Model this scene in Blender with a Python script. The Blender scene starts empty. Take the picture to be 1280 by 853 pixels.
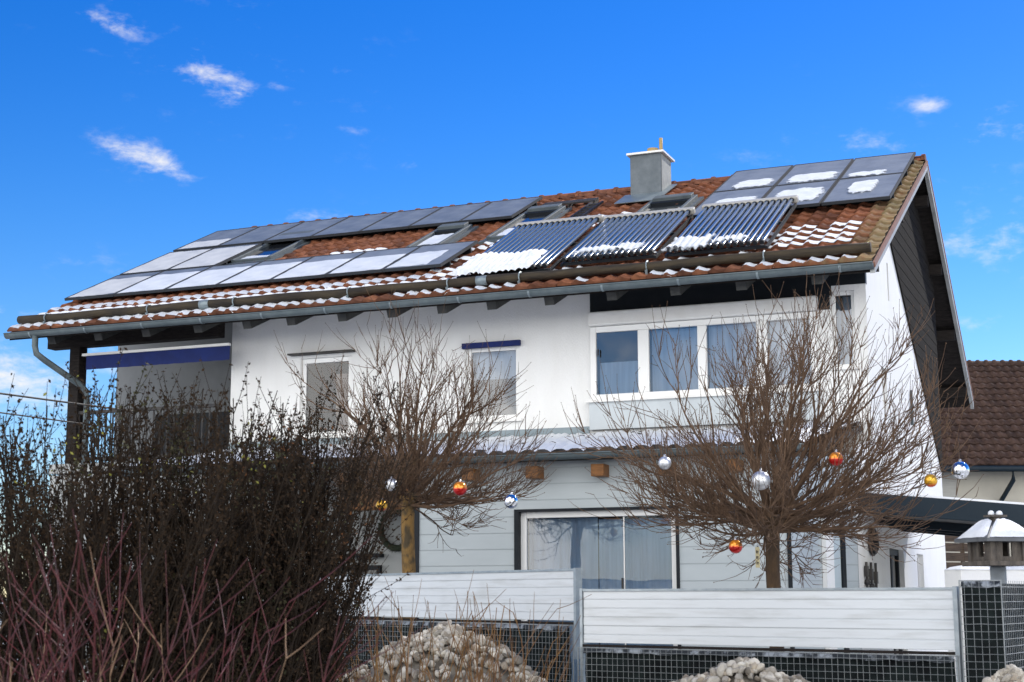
import bpy, bmesh, math, random
from mathutils import Vector, Matrix, noise
rad = math.radians
random.seed(7)
S = bpy.context.scene
COL = S.collection

# ------------------------------------------------------------------ camera
F_PX = 1900.0
YAW, PITCH, ROLL = rad(22.2), rad(9.5), rad(-0.12)
EYE = Vector((0, 0, 1.6))
FW = Vector((-math.sin(YAW) * math.cos(PITCH), math.cos(YAW) * math.cos(PITCH), math.sin(PITCH)))
R0 = Vector((math.cos(YAW), math.sin(YAW), 0)); U0 = R0.cross(FW)
RT = R0 * math.cos(ROLL) + U0 * math.sin(ROLL)
UP = -R0 * math.sin(ROLL) + U0 * math.cos(ROLL)
cam = bpy.data.objects.new('camera', bpy.data.cameras.new('camera'))
COL.objects.link(cam)
cam.matrix_world = Matrix(((RT.x, UP.x, -FW.x, EYE.x), (RT.y, UP.y, -FW.y, EYE.y), (RT.z, UP.z, -FW.z, EYE.z), (0, 0, 0, 1)))
cam.data.sensor_width = 36; cam.data.lens = F_PX / 1280 * 36
cam.data.clip_start = 0.1; cam.data.clip_end = 3000
cam.data.dof.use_dof = True; cam.data.dof.focus_distance = 20.0; cam.data.dof.aperture_fstop = 5.0
S.camera = cam

def ray(x, y): return FW + RT * ((x - 640) / F_PX) - UP * ((y - 426.5) / F_PX)
def at(x, y, d): return EYE + ray(x, y) * d              # a point d metres in front of the lens
def ony(x, y, Y): r = ray(x, y); return EYE + r * (Y / r.y)
def onx(x, y, X): r = ray(x, y); return EYE + r * (X / r.x)
def dirae(x, y):
    r = ray(x, y).normalized(); return math.atan2(r.x, r.y), math.asin(r.z)

# ------------------------------------------------------------------ sun and sky
SUN_EL = rad(39)
SUN_AZ_FRONT = rad(-68)                                   # behind the house, to the right
sdir = Vector((math.cos(SUN_EL) * math.cos(SUN_AZ_FRONT), -math.cos(SUN_EL) * math.sin(SUN_AZ_FRONT), math.sin(SUN_EL)))
sun = bpy.data.objects.new('sun', bpy.data.lights.new('sun', 'SUN'))
sun.data.energy = 3.0; sun.data.angle = rad(0.53); sun.data.color = (1, 0.95, 0.87)
sun.rotation_euler = sdir.to_track_quat('Z', 'Y').to_euler(); sun.location = (20, 0, 30)
COL.objects.link(sun)
S.view_settings.view_transform = 'Standard'; S.view_settings.look = 'None'
S.view_settings.exposure = 0.55; S.view_settings.gamma = 1
S.view_settings.use_curve_mapping = False

world = bpy.data.worlds.new('World'); S.world = world; world.use_nodes = True
nt = world.node_tree; N = nt.nodes; L = nt.links
for n in list(N): N.remove(n)
def wn(t, **k):
    n = N.new(t)
    for a, b in k.items(): setattr(n, a, b)
    return n
def wmath(op, a, b=None, c=None, clamp=False):
    n = wn('ShaderNodeMath', operation=op); n.use_clamp = clamp
    for i, v in enumerate((a, b, c)):
        if v is None: continue
        if isinstance(v, (int, float)): n.inputs[i].default_value = v
        else: L.new(v, n.inputs[i])
    return n.outputs[0]
sky = wn('ShaderNodeTexSky', sky_type='NISHITA'); sky.sun_disc = False
sky.sun_elevation = SUN_EL; sky.sun_rotation = math.atan2(sdir.x, sdir.y)
sky.air_density = 1.0; sky.dust_density = 0.15; sky.ozone_density = 2.5; sky.altitude = 500
hs = wn('ShaderNodeHueSaturation'); hs.inputs['Saturation'].default_value = 1.45; hs.inputs['Value'].default_value = 1.15
L.new(sky.outputs[0], hs.inputs['Color'])
bg1 = wn('ShaderNodeBackground'); bg1.inputs[1].default_value = 0.13
tint = wn('ShaderNodeMix', data_type='RGBA', blend_type='MULTIPLY'); tint.inputs[0].default_value = 1.0
tg_ = wn('ShaderNodeMix', data_type='RGBA'); tg_.inputs[6].default_value = (.66, .65, .74, 1); tg_.inputs[7].default_value = (.455, .50, .735, 1)   # deep clean blue of a dry winter sky, paler low down
eg = wn('ShaderNodeMapRange'); eg.interpolation_type = 'SMOOTHSTEP'; eg.inputs[1].default_value = 0.08; eg.inputs[2].default_value = 0.40; tc0 = wn('ShaderNodeTexCoord'); sp0 = wn('ShaderNodeSeparateXYZ'); L.new(tc0.outputs['Generated'], sp0.inputs[0]); L.new(sp0.outputs[2], eg.inputs[0])
L.new(eg.outputs[0], tg_.inputs[0]); L.new(tg_.outputs[2], tint.inputs[7])
L.new(hs.outputs[0], tint.inputs[6]); L.new(tint.outputs[2], bg1.inputs[0])
tc = wn('ShaderNodeTexCoord'); sp = wn('ShaderNodeSeparateXYZ'); L.new(tc.outputs['Generated'], sp.inputs[0])
az = wmath('ARCTAN2', sp.outputs[0], sp.outputs[1]); el = wmath('ARCSINE', sp.outputs[2])
cv = wn('ShaderNodeCombineXYZ'); L.new(az, cv.inputs[0]); L.new(wmath('MULTIPLY', el, 2.0), cv.inputs[1])
def wnoise(scale, detail, rough, dist=0.0):
    n = wn('ShaderNodeTexNoise'); n.inputs['Scale'].default_value = scale; n.inputs['Detail'].default_value = detail
    n.inputs['Roughness'].default_value = rough; n.inputs['Distortion'].default_value = dist
    L.new(cv.outputs[0], n.inputs['Vector']); return n.outputs[0]
nz = wnoise(40, 12, 0.66, 0.18); nz2 = wnoise(13, 8, 0.6, 0.2)
wz = wnoise(30, 3, 0.5)
acc = None
# (px, py, half width, half height, tilt, strength): clouds hang at these bearings in the sky
CL = [(268, 98, 62, 24, .35, 1.0), (182, 198, 56, 19, .25, 1.05), (136, 30, 46, 17, .12, .75), (10, 470, 120, 42, .3, 1.05),
      (5, 393, 50, 14, .1, .7), (1160, 132, 28, 11, .1, .75), (1085, 178, 72, 18, .15, .55), (1240, 158, 74, 24, -.1, .6),
      (1240, 300, 95, 40, 0, .6), (1215, 215, 60, 16, 0, .45), (525, 205, 30, 12, 0, .4), (390, 270, 50, 10, 0, .5), (437, 162, 36, 9, 0, .35),
      (345, 108, 18, 12, 0, .45), (1220, 400, 80, 26, 0, .5), (110, 330, 90, 16, 0, .3), (1130, 250, 220, 100, .1, .38), (640, 300, 260, 40, 0, .3), (260, 60, 200, 90, .2, .30), (180, 452, 60, 26, 0, .9)]
for px_, py_, wx, wy, tl, stg in CL:
    a0, e0 = dirae(px_, py_)
    da = wmath('SUBTRACT', az, a0); de = wmath('SUBTRACT', el, e0)
    de2 = wmath('ADD', de, wmath('MULTIPLY', da, tl))
    d2 = wmath('ADD', wmath('POWER', wmath('ABSOLUTE', wmath('DIVIDE', da, wx / F_PX)), 2.0), wmath('POWER', wmath('ABSOLUTE', wmath('DIVIDE', de2, wy / F_PX)), 2.0))
    m = wmath('MULTIPLY', wmath('EXPONENT', wmath('MULTIPLY', d2, -0.8)), stg)
    acc = m if acc is None else wmath('MAXIMUM', acc, m)
vv = wmath('ADD', wmath('ADD', wmath('SUBTRACT', acc, 0.50), wmath('MULTIPLY', wmath('SUBTRACT', nz, 0.5), 2.3)), wmath('MULTIPLY', wmath('SUBTRACT', nz2, 0.5), 2.4))
mr = wn('ShaderNodeMapRange'); mr.interpolation_type = 'SMOOTHSTEP'
mr.inputs[1].default_value = -0.15; mr.inputs[2].default_value = 1.0; L.new(vv, mr.inputs[0])
cover = wmath('MULTIPLY', mr.outputs[0], wmath('MULTIPLY', acc, 1.25, clamp=True))
# unseen bright cloud bank added behind the camera to fill the shaded facade
bz = wn('ShaderNodeTexNoise'); bz.inputs['Scale'].default_value = 2.3; bz.inputs['Detail'].default_value = 7; bz.inputs['Roughness'].default_value = 0.58
L.new(tc.outputs['Generated'], bz.inputs['Vector'])
bm_ = wn('ShaderNodeMapRange'); bm_.interpolation_type = 'SMOOTHSTEP'; bm_.inputs[1].default_value = 0.40; bm_.inputs[2].default_value = 0.58
L.new(wmath('ADD', bz.outputs[0], wmath('MULTIPLY', wmath('SUBTRACT', 0.55, sp.outputs[2]), 0.22)), bm_.inputs[0])
bk = wn('ShaderNodeMapRange'); bk.interpolation_type = 'SMOOTHSTEP'; bk.inputs[1].default_value = 0.05; bk.inputs[2].default_value = -0.45
L.new(sp.outputs[1], bk.inputs[0])
back = wmath('MULTIPLY', bm_.outputs[0], bk.outputs[0])
fac = wmath('MAXIMUM', wmath('MULTIPLY', cover, 0.97), wmath('MULTIPLY', back, 0.95))
up_ = wmath('GREATER_THAN', sp.outputs[2], 0.0)
fac = wmath('MULTIPLY', fac, up_)
bg2 = wn('ShaderNodeBackground'); bg2.inputs[0].default_value = (1.0, 0.985, 0.96, 1)
L.new(wmath('ADD', 0.68, wmath('MULTIPLY', back, 1.9)), bg2.inputs[1])
mx = wn('ShaderNodeMixShader'); L.new(fac, mx.inputs[0]); L.new(bg1.outputs[0], mx.inputs[1]); L.new(bg2.outputs[0], mx.inputs[2])
wo = wn('ShaderNodeOutputWorld'); L.new(mx.outputs[0], wo.inputs[0])

# ------------------------------------------------------------------ materials
def mat(name, c, c2=None, scale=6.0, rough=0.75, metal=0.0, bump=0.0, bscale=30.0, detail=6.0, lo=0.35, hi=0.65, spec=0.4, coat=0.0, stretch=None):
    m = bpy.data.materials.new(name); m.use_nodes = True
    t = m.node_tree; b = t.nodes['Principled BSDF']
    b.inputs['Base Color'].default_value = (*c, 1); b.inputs['Roughness'].default_value = rough
    b.inputs['Metallic'].default_value = metal; b.inputs['Specular IOR Level'].default_value = spec
    b.inputs['Coat Weight'].default_value = coat
    co = t.nodes.new('ShaderNodeTexCoord'); vec = co.outputs['Object']
    if stretch:
        mp = t.nodes.new('ShaderNodeMapping'); mp.inputs['Scale'].default_value = stretch
        t.links.new(vec, mp.inputs[0]); vec = mp.outputs[0]
    if c2 is not None:
        n = t.nodes.new('ShaderNodeTexNoise'); n.inputs['Scale'].default_value = scale; n.inputs['Detail'].default_value = detail; n.inputs['Roughness'].default_value = 0.62
        t.links.new(vec, n.inputs['Vector'])
        r = t.nodes.new('ShaderNodeMapRange'); r.inputs[1].default_value = lo; r.inputs[2].default_value = hi
        t.links.new(n.outputs[0], r.inputs[0])
        x = t.nodes.new('ShaderNodeMix'); x.data_type = 'RGBA'
        x.inputs[6].default_value = (*c, 1); x.inputs[7].default_value = (*c2, 1)
        t.links.new(r.outputs[0], x.inputs[0]); t.links.new(x.outputs[2], b.inputs['Base Color'])
    if bump:
        n = t.nodes.new('ShaderNodeTexNoise'); n.inputs['Scale'].default_value = bscale; n.inputs['Detail'].default_value = 5
        t.links.new(vec, n.inputs['Vector'])
        bp = t.nodes.new('ShaderNodeBump'); bp.inputs['Strength'].default_value = bump; bp.inputs['Distance'].default_value = 0.02
        t.links.new(n.outputs[0], bp.inputs['Height']); t.links.new(bp.outputs[0], b.inputs['Normal'])
    return m
M = {}
M['plaster'] = mat('plaster', (.80, .80, .785), (.755, .752, .73), 1.6, .9, bump=.5, bscale=70, stretch=(2.2, 2.2, .45), lo=.42, hi=.78)
M['plaster_grey'] = mat('plaster_grey', (.42, .43, .42), (.36, .37, .36), 1.5, .9, bump=.2, bscale=60)
M['trim'] = mat('trim_white', (.78, .78, .76), (.70, .69, .66), 3, .5)
M['pvc'] = mat('window_frame_white', (.80, .80, .78), None, rough=.35)
M['clad'] = mat('blue_grey_cladding', (.50, .57, .59), (.45, .53, .55), 1.2, .55, stretch=(1, 1, 4))
M['zinc'] = mat('zinc', (.12, .15, .16), (.085, .11, .12), 5, .6, metal=.25, bump=.05)
M['zinc_pale'] = mat('zinc_pale', (.24, .29, .31), (.18, .22, .24), 4, .45, metal=.4, bump=.08, bscale=12)
M['black'] = mat('black_trim', (.006, .009, .013), (.011, .014, .018), 4, .6, spec=.25)
M['anthracite'] = mat('anthracite_metal', (.010, .020, .030), (.014, .024, .034), 3, .5, spec=.2)
M['darkwood'] = mat('dark_stained_wood', (.014, .012, .012), (.028, .024, .022), 7, .9, spec=.1, bump=.3, bscale=25, stretch=(1, 1, 6))
M['darkstrip'] = mat('dark_strips', (.012, .011, .011), (.022, .020, .019), 3, 1.0, bump=.3, bscale=20, stretch=(1, .4, 8), spec=.05)
M['rafter'] = mat('rafter_wood', (.035, .037, .036), (.06, .06, .055), 8, .7, bump=.3)
M['orange_wood'] = mat('honey_timber', (.24, .10, .025), (.15, .06, .016), 9, .55, bump=.2, stretch=(1, 5, 5))
M['log'] = mat('weathered_log', (.046, .034, .018), (.016, .012, .009), 3, .8, bump=.5, bscale=18, stretch=(.5, 3, 3), lo=.38, hi=.62)
M['snow'] = mat('snow', (.74, .76, .785), (.66, .69, .725), 8, .65, bump=.35, bscale=40, spec=.3)
def thin_snow(name, c, c2):
    m = mat(name, c, c2, 5, .7, bump=.3, bscale=30, spec=.25); t = m.node_tree; b = t.nodes['Principled BSDF']
    a = t.nodes.new('ShaderNodeAttribute'); a.attribute_name = 'cover'
    co = t.nodes.new('ShaderNodeTexCoord'); n = t.nodes.new('ShaderNodeTexNoise'); n.inputs['Scale'].default_value = 14; n.inputs['Detail'].default_value = 6
    t.links.new(co.outputs['Object'], n.inputs['Vector'])
    ad = t.nodes.new('ShaderNodeMath'); ad.operation = 'MULTIPLY_ADD'; ad.inputs[1].default_value = 1.0
    sb = t.nodes.new('ShaderNodeMath'); sb.operation = 'MULTIPLY_ADD'; sb.inputs[1].default_value = 1.3; sb.inputs[2].default_value = -.65
    t.links.new(n.outputs[0], sb.inputs[0]); t.links.new(a.outputs['Fac'], ad.inputs[0]); t.links.new(sb.outputs[0], ad.inputs[2])
    r = t.nodes.new('ShaderNodeMapRange'); r.interpolation_type = 'SMOOTHSTEP'; r.inputs[1].default_value = .05; r.inputs[2].default_value = .55; r.inputs[4].default_value = .93
    t.links.new(ad.outputs[0], r.inputs[0]); t.links.new(r.outputs[0], b.inputs['Alpha']); return m
M['thin_snow'] = thin_snow('thin_snow', (.70, .73, .76), (.58, .62, .66))
M['tile_snow'] = thin_snow('tile_snow', (.76, .78, .80), (.66, .69, .72))
M['frost'] = mat('packed_snow', (.62, .65, .69), (.46, .50, .55), 2.6, .5, bump=.1, lo=.35, hi=.7)
M['frost_dirty'] = mat('old_snow', (.54, .55, .55), (.38, .40, .42), 2.2, .5, bump=.1, lo=.35, hi=.7)
M['pvframe'] = mat('panel_frame', (.03, .034, .04), None, rough=.75, spec=.2)
M['chimney'] = mat('zinc_clad_chimney', (.13, .15, .165), (.09, .108, .12), 6, .55, metal=.2, bump=.15, bscale=10)
M['chimside'] = mat('pale_render', (.36, .37, .34), (.26, .27, .26), 5, .8, bump=.2)
M['yellowclay'] = mat('yellow_clay', (.42, .30, .12), (.34, .24, .1), 9, .7)
M['blue'] = mat('blue_canvas', (.005, .018, .12), (.004, .012, .08), 4, .8)
M['tube'] = mat('evacuated_tube', (.035, .075, .135), None, rough=.25, coat=.4, spec=.5)
M['manifold'] = mat('manifold_casing', (.42, .41, .37), (.36, .35, .32), 5, .5, metal=.1)
M['bark'] = mat('bark', (.085, .050, .024), (.035, .022, .013), 14, .85, bump=.6, bscale=30, stretch=(1, 1, .35))
M['bark_ochre'] = mat('bark_ochre', (.22, .125, .035), (.055, .040, .020), 9, .85, bump=.6, bscale=30, lo=.42, hi=.6, stretch=(1, 1, .5))
M['twig'] = mat('twigs', (.16, .10, .062), (.075, .048, .033), 6, .9, spec=.2)
M['shrubwood'] = mat('shrub_wood', (.017, .012, .009), (.032, .023, .015), 6, .9, spec=.15)
M['dryleaf'] = mat('dry_leaves', (.018, .012, .008), (.050, .031, .017), 3, .9, spec=.1)
M['olive'] = mat('olive_leaves', (.035, .036, .010), (.05, .044, .012), 9, .7)
M['rust'] = mat('rust_leaves', (.20, .075, .018), (.13, .05, .015), 9, .7)
M['yellowleaf'] = mat('yellow_leaves', (.26, .24, .03), (.16, .17, .03), 9, .6)
M['redstem'] = mat('red_stems', (.095, .008, .010), (.030, .005, .006), 9, .5)
M['tanstem'] = mat('tan_stems', (.26, .16, .09), (.16, .09, .05), 6, .65)
M['ochrestem'] = mat('ochre_stems', (.24, .13, .04), (.12, .055, .025), 4, .65)
M['panel'] = mat('white_boards', (.59, .62, .64), (.43, .445, .44), 2.6, .5, stretch=(.7, .7, 7), lo=.48, hi=.82)
M['galv'] = mat('galvanised_steel', (.36, .40, .42), (.26, .30, .33), 12, .42, metal=.6)
M['wire'] = mat('galvanised_wire', (.30, .32, .32), (.17, .185, .19), 3, .5, metal=.3)
M['fleece'] = mat('dark_fleece', (.004, .005, .006), (.012, .018, .018), 7, .9, bump=.9, bscale=9, spec=.15)
M['fleece_edge'] = mat('fleece_edge', (.30, .33, .36), (.02, .025, .03), 8, .7, lo=.42, hi=.52)
M['silver'] = mat('satin_silver', (.70, .71, .72), None, rough=.38, metal=.75)
M['mirror'] = mat('mirror_silver', (.86, .87, .88), None, rough=.05, metal=1.0)
M['gold'] = mat('mirror_gold', (.85, .48, .04), None, rough=.12, metal=.8)
M['cap'] = mat('bauble_cap', (.6, .6, .58), None, rough=.3, metal=.9)
M['curtain'] = mat('net_curtain', (.56, .66, .76), (.40, .48, .58), 2, .9, stretch=(6, 1, .3))
M['room'] = mat('dim_room', (.05, .055, .06), (.07, .07, .07), 2, .9)
M['blind'] = mat('tan_blind', (.33, .27, .22), (.28, .23, .2), 3, .8)
M['soil'] = mat('ground_cover', (.09, .085, .05), (.62, .64, .66), .8, .95, bump=.5, bscale=8, lo=.44, hi=.52)
M['neighwall'] = mat('cream_render', (.47, .45, .385), (.42, .40, .345), 2, .9, bump=.2)
M['shutter'] = mat('grey_shutter', (.40, .40, .37), (.33, .33, .31), 4, .6, stretch=(1, 1, 14))
M['weatherwood'] = mat('weathered_boards', (.095, .065, .042), (.045, .031, .022), 4, .8, bump=.4, stretch=(1, 1, 8))
M['birdwood'] = mat('bird_house_wood', (.135, .115, .095), (.06, .052, .046), 7, .8, bump=.4, stretch=(3, 3, 1))
M['birdgrey'] = mat('lead_roof', (.13, .14, .15), (.08, .085, .09), 7, .6)
M['postgrey'] = mat('grey_post', (.22, .25, .28), (.15, .17, .19), 7, .7)
M['iron'] = mat('dark_iron', (.03, .03, .033), (.06, .055, .05), 9, .6, metal=.4)
M['red'] = mat('red_paint', (.40, .03, .015), None, rough=.5)
M['straw'] = mat('straw_tag', (.50, .45, .28), (.42, .36, .2), 20, .8)
M['wreath'] = mat('dark_wreath', (.02, .03, .018), (.035, .04, .02), 20, .9, bump=.5)

def glassmat(name, tint=(.86, .9, .95), ior=1.75, rough=.02, col=(1, 1, 1)):
    m = bpy.data.materials.new(name); m.use_nodes = True; t = m.node_tree
    for n in list(t.nodes): t.nodes.remove(n)
    o = t.nodes.new('ShaderNodeOutputMaterial'); mi = t.nodes.new('ShaderNodeMixShader')
    tr = t.nodes.new('ShaderNodeBsdfTransparent'); tr.inputs[0].default_value = (*tint, 1)
    gl = t.nodes.new('ShaderNodeBsdfGlossy'); gl.inputs[0].default_value = (*col, 1); gl.inputs['Roughness'].default_value = rough
    fr = t.nodes.new('ShaderNodeFresnel'); fr.inputs[0].default_value = ior
    co = t.nodes.new('ShaderNodeTexCoord'); n = t.nodes.new('ShaderNodeTexNoise'); n.inputs['Scale'].default_value = 1.3
    bp = t.nodes.new('ShaderNodeBump'); bp.inputs['Strength'].default_value = .05; bp.inputs['Distance'].default_value = .05
    t.links.new(co.outputs['Object'], n.inputs['Vector']); t.links.new(n.outputs[0], bp.inputs['Height'])
    t.links.new(bp.outputs[0], gl.inputs['Normal']); t.links.new(bp.outputs[0], fr.inputs['Normal'])
    t.links.new(fr.outputs[0], mi.inputs[0]); t.links.new(tr.outputs[0], mi.inputs[1]); t.links.new(gl.outputs[0], mi.inputs[2])
    t.links.new(mi.outputs[0], o.inputs[0]); return m
M['glass'] = glassmat('window_glass', ior=2.2)
M['glass_dark'] = glassmat('dark_window_glass', ior=1.65)
M['glass_door'] = glassmat('door_glass', ior=1.85, tint=(.74, .82, .90))

def attr_tiles(name, cols, moss=None, rough=.8):
    """roof tiles: each tile's own fired colour from the 'tint' attribute, plus weathering"""
    m = bpy.data.materials.new(name); m.use_nodes = True; t = m.node_tree; b = t.nodes['Principled BSDF']
    b.inputs['Roughness'].default_value = rough; b.inputs['Specular IOR Level'].default_value = .25
    a = t.nodes.new('ShaderNodeAttribute'); a.attribute_name = 'tint'
    r = t.nodes.new('ShaderNodeValToRGB'); e = r.color_ramp.elements
    e[0].position = 0; e[0].color = (*cols[0], 1); e[1].position = 1; e[1].color = (*cols[-1], 1)
    for i, c in enumerate(cols[1:-1]):
        k = e.new((i + 1) / (len(cols) - 1)); k.color = (*c, 1)
    t.links.new(a.outputs['Fac'], r.inputs[0])
    co = t.nodes.new('ShaderNodeTexCoord'); n = t.nodes.new('ShaderNodeTexNoise'); n.inputs['Scale'].default_value = 9; n.inputs['Detail'].default_value = 7
    t.links.new(co.outputs['Object'], n.inputs['Vector'])
    x = t.nodes.new('ShaderNodeMix'); x.data_type = 'RGBA'; x.blend_type = 'MULTIPLY'; x.inputs[0].default_value = .75
    rr = t.nodes.new('ShaderNodeValToRGB'); rr.color_ramp.elements[0].position = .3; rr.color_ramp.elements[0].color = (.35, .33, .32, 1)
    rr.color_ramp.elements[1].position = .6; rr.color_ramp.elements[1].color = (1, 1, 1, 1)
    t.links.new(n.outputs[0], rr.inputs[0]); t.links.new(r.outputs[0], x.inputs[6]); t.links.new(rr.outputs[0], x.inputs[7])
    out = x.outputs[2]
    if moss:
        a2 = t.nodes.new('ShaderNodeAttribute'); a2.attribute_name = 'lichen'
        n2 = t.nodes.new('ShaderNodeTexNoise'); n2.inputs['Scale'].default_value = 16; n2.inputs['Detail'].default_value = 6
        t.links.new(co.outputs['Object'], n2.inputs['Vector'])
        ad = t.nodes.new('ShaderNodeMath'); ad.operation = 'MULTIPLY_ADD'; ad.inputs[1].default_value = 1.9; ad.use_clamp = True
        sb = t.nodes.new('ShaderNodeMath'); sb.operation = 'SUBTRACT'; sb.inputs[1].default_value = .95
        t.links.new(n2.outputs[0], sb.inputs[0])
        t.links.new(a2.outputs['Fac'], ad.inputs[0]); t.links.new(sb.outputs[0], ad.inputs[2])
        y = t.nodes.new('ShaderNodeMix'); y.data_type = 'RGBA'; y.inputs[7].default_value = (*moss, 1)
        t.links.new(ad.outputs[0], y.inputs[0]); t.links.new(out, y.inputs[6]); out = y.outputs[2]
    t.links.new(out, b.inputs['Base Color']); return m
M['tile'] = attr_tiles('clay_tiles', [(.12, .050, .030), (.20, .076, .040), (.28, .110, .056), (.16, .070, .045)], (.30, .27, .15))
M['tile_brown'] = attr_tiles('brown_tiles', [(.044, .026, .020), (.062, .036, .027), (.080, .048, .036)])
M['tile_dark'] = attr_tiles('dark_tiles', [(.03, .03, .032), (.045, .043, .044), (.06, .055, .052)])

def pvmat(name, base, line, cell=.156):
    m = bpy.data.materials.new(name); m.use_nodes = True; t = m.node_tree; b = t.nodes['Principled BSDF']
    b.inputs['Roughness'].default_value = .5; b.inputs['Specular IOR Level'].default_value = .25
    co = t.nodes.new('ShaderNodeTexCoord'); br = t.nodes.new('ShaderNodeTexBrick')
    br.offset = 0; br.inputs['Scale'].default_value = 1; br.inputs['Brick Width'].default_value = cell; br.inputs['Row Height'].default_value = cell
    br.inputs['Mortar Size'].default_value = .004; br.inputs['Color1'].default_value = (*base, 1)
    br.inputs['Color2'].default_value = tuple(c * 1.25 for c in base) + (1,); br.inputs['Mortar'].default_value = (*line, 1)
    t.links.new(co.outputs['Object'], br.inputs['Vector'])
    n = t.nodes.new('ShaderNodeTexNoise'); n.inputs['Scale'].default_value = 2.5; n.inputs['Detail'].default_value = 5
    t.links.new(co.outputs['Object'], n.inputs['Vector'])
    r = t.nodes.new('ShaderNodeMapRange'); r.inputs[1].default_value = .35; r.inputs[2].default_value = .75; r.inputs[3].default_value = .12; r.inputs[4].default_value = .42
    t.links.new(n.outputs[0], r.inputs[0])
    x = t.nodes.new('ShaderNodeMix'); x.data_type = 'RGBA'; x.inputs[7].default_value = (.30, .33, .37, 1)
    t.links.new(r.outputs[0], x.inputs[0]); t.links.new(br.outputs[0], x.inputs[6]); t.links.new(x.outputs[2], b.inputs['Base Color'])
    return m
M['pv'] = pvmat('solar_cells', (.060, .080, .115), (.115, .14, .17))
M['pv_thin'] = pvmat('thin_film_cells', (.095, .115, .15), (.125, .145, .17), .11)

# glossy baubles: reflection gradient painted into the colour, orange above, red below
def gloss_paint(name, top, low, z0):
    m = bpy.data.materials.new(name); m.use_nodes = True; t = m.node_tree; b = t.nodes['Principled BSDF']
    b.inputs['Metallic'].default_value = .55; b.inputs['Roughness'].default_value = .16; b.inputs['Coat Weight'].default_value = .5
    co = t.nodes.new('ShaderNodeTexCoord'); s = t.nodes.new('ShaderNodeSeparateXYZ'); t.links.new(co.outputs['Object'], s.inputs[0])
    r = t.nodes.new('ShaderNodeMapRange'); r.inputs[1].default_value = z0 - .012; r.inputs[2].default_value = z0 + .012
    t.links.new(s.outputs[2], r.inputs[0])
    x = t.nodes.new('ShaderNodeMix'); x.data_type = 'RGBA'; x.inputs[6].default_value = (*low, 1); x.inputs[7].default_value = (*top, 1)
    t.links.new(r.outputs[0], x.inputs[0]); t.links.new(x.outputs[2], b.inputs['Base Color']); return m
M['orange'] = gloss_paint('orange_red_bauble', (.90, .30, .015), (.50, .010, .008), .004)
M['goldred'] = gloss_paint('gold_red_bauble', (.88, .47, .03), (.62, .07, .01), -.030)

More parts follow.
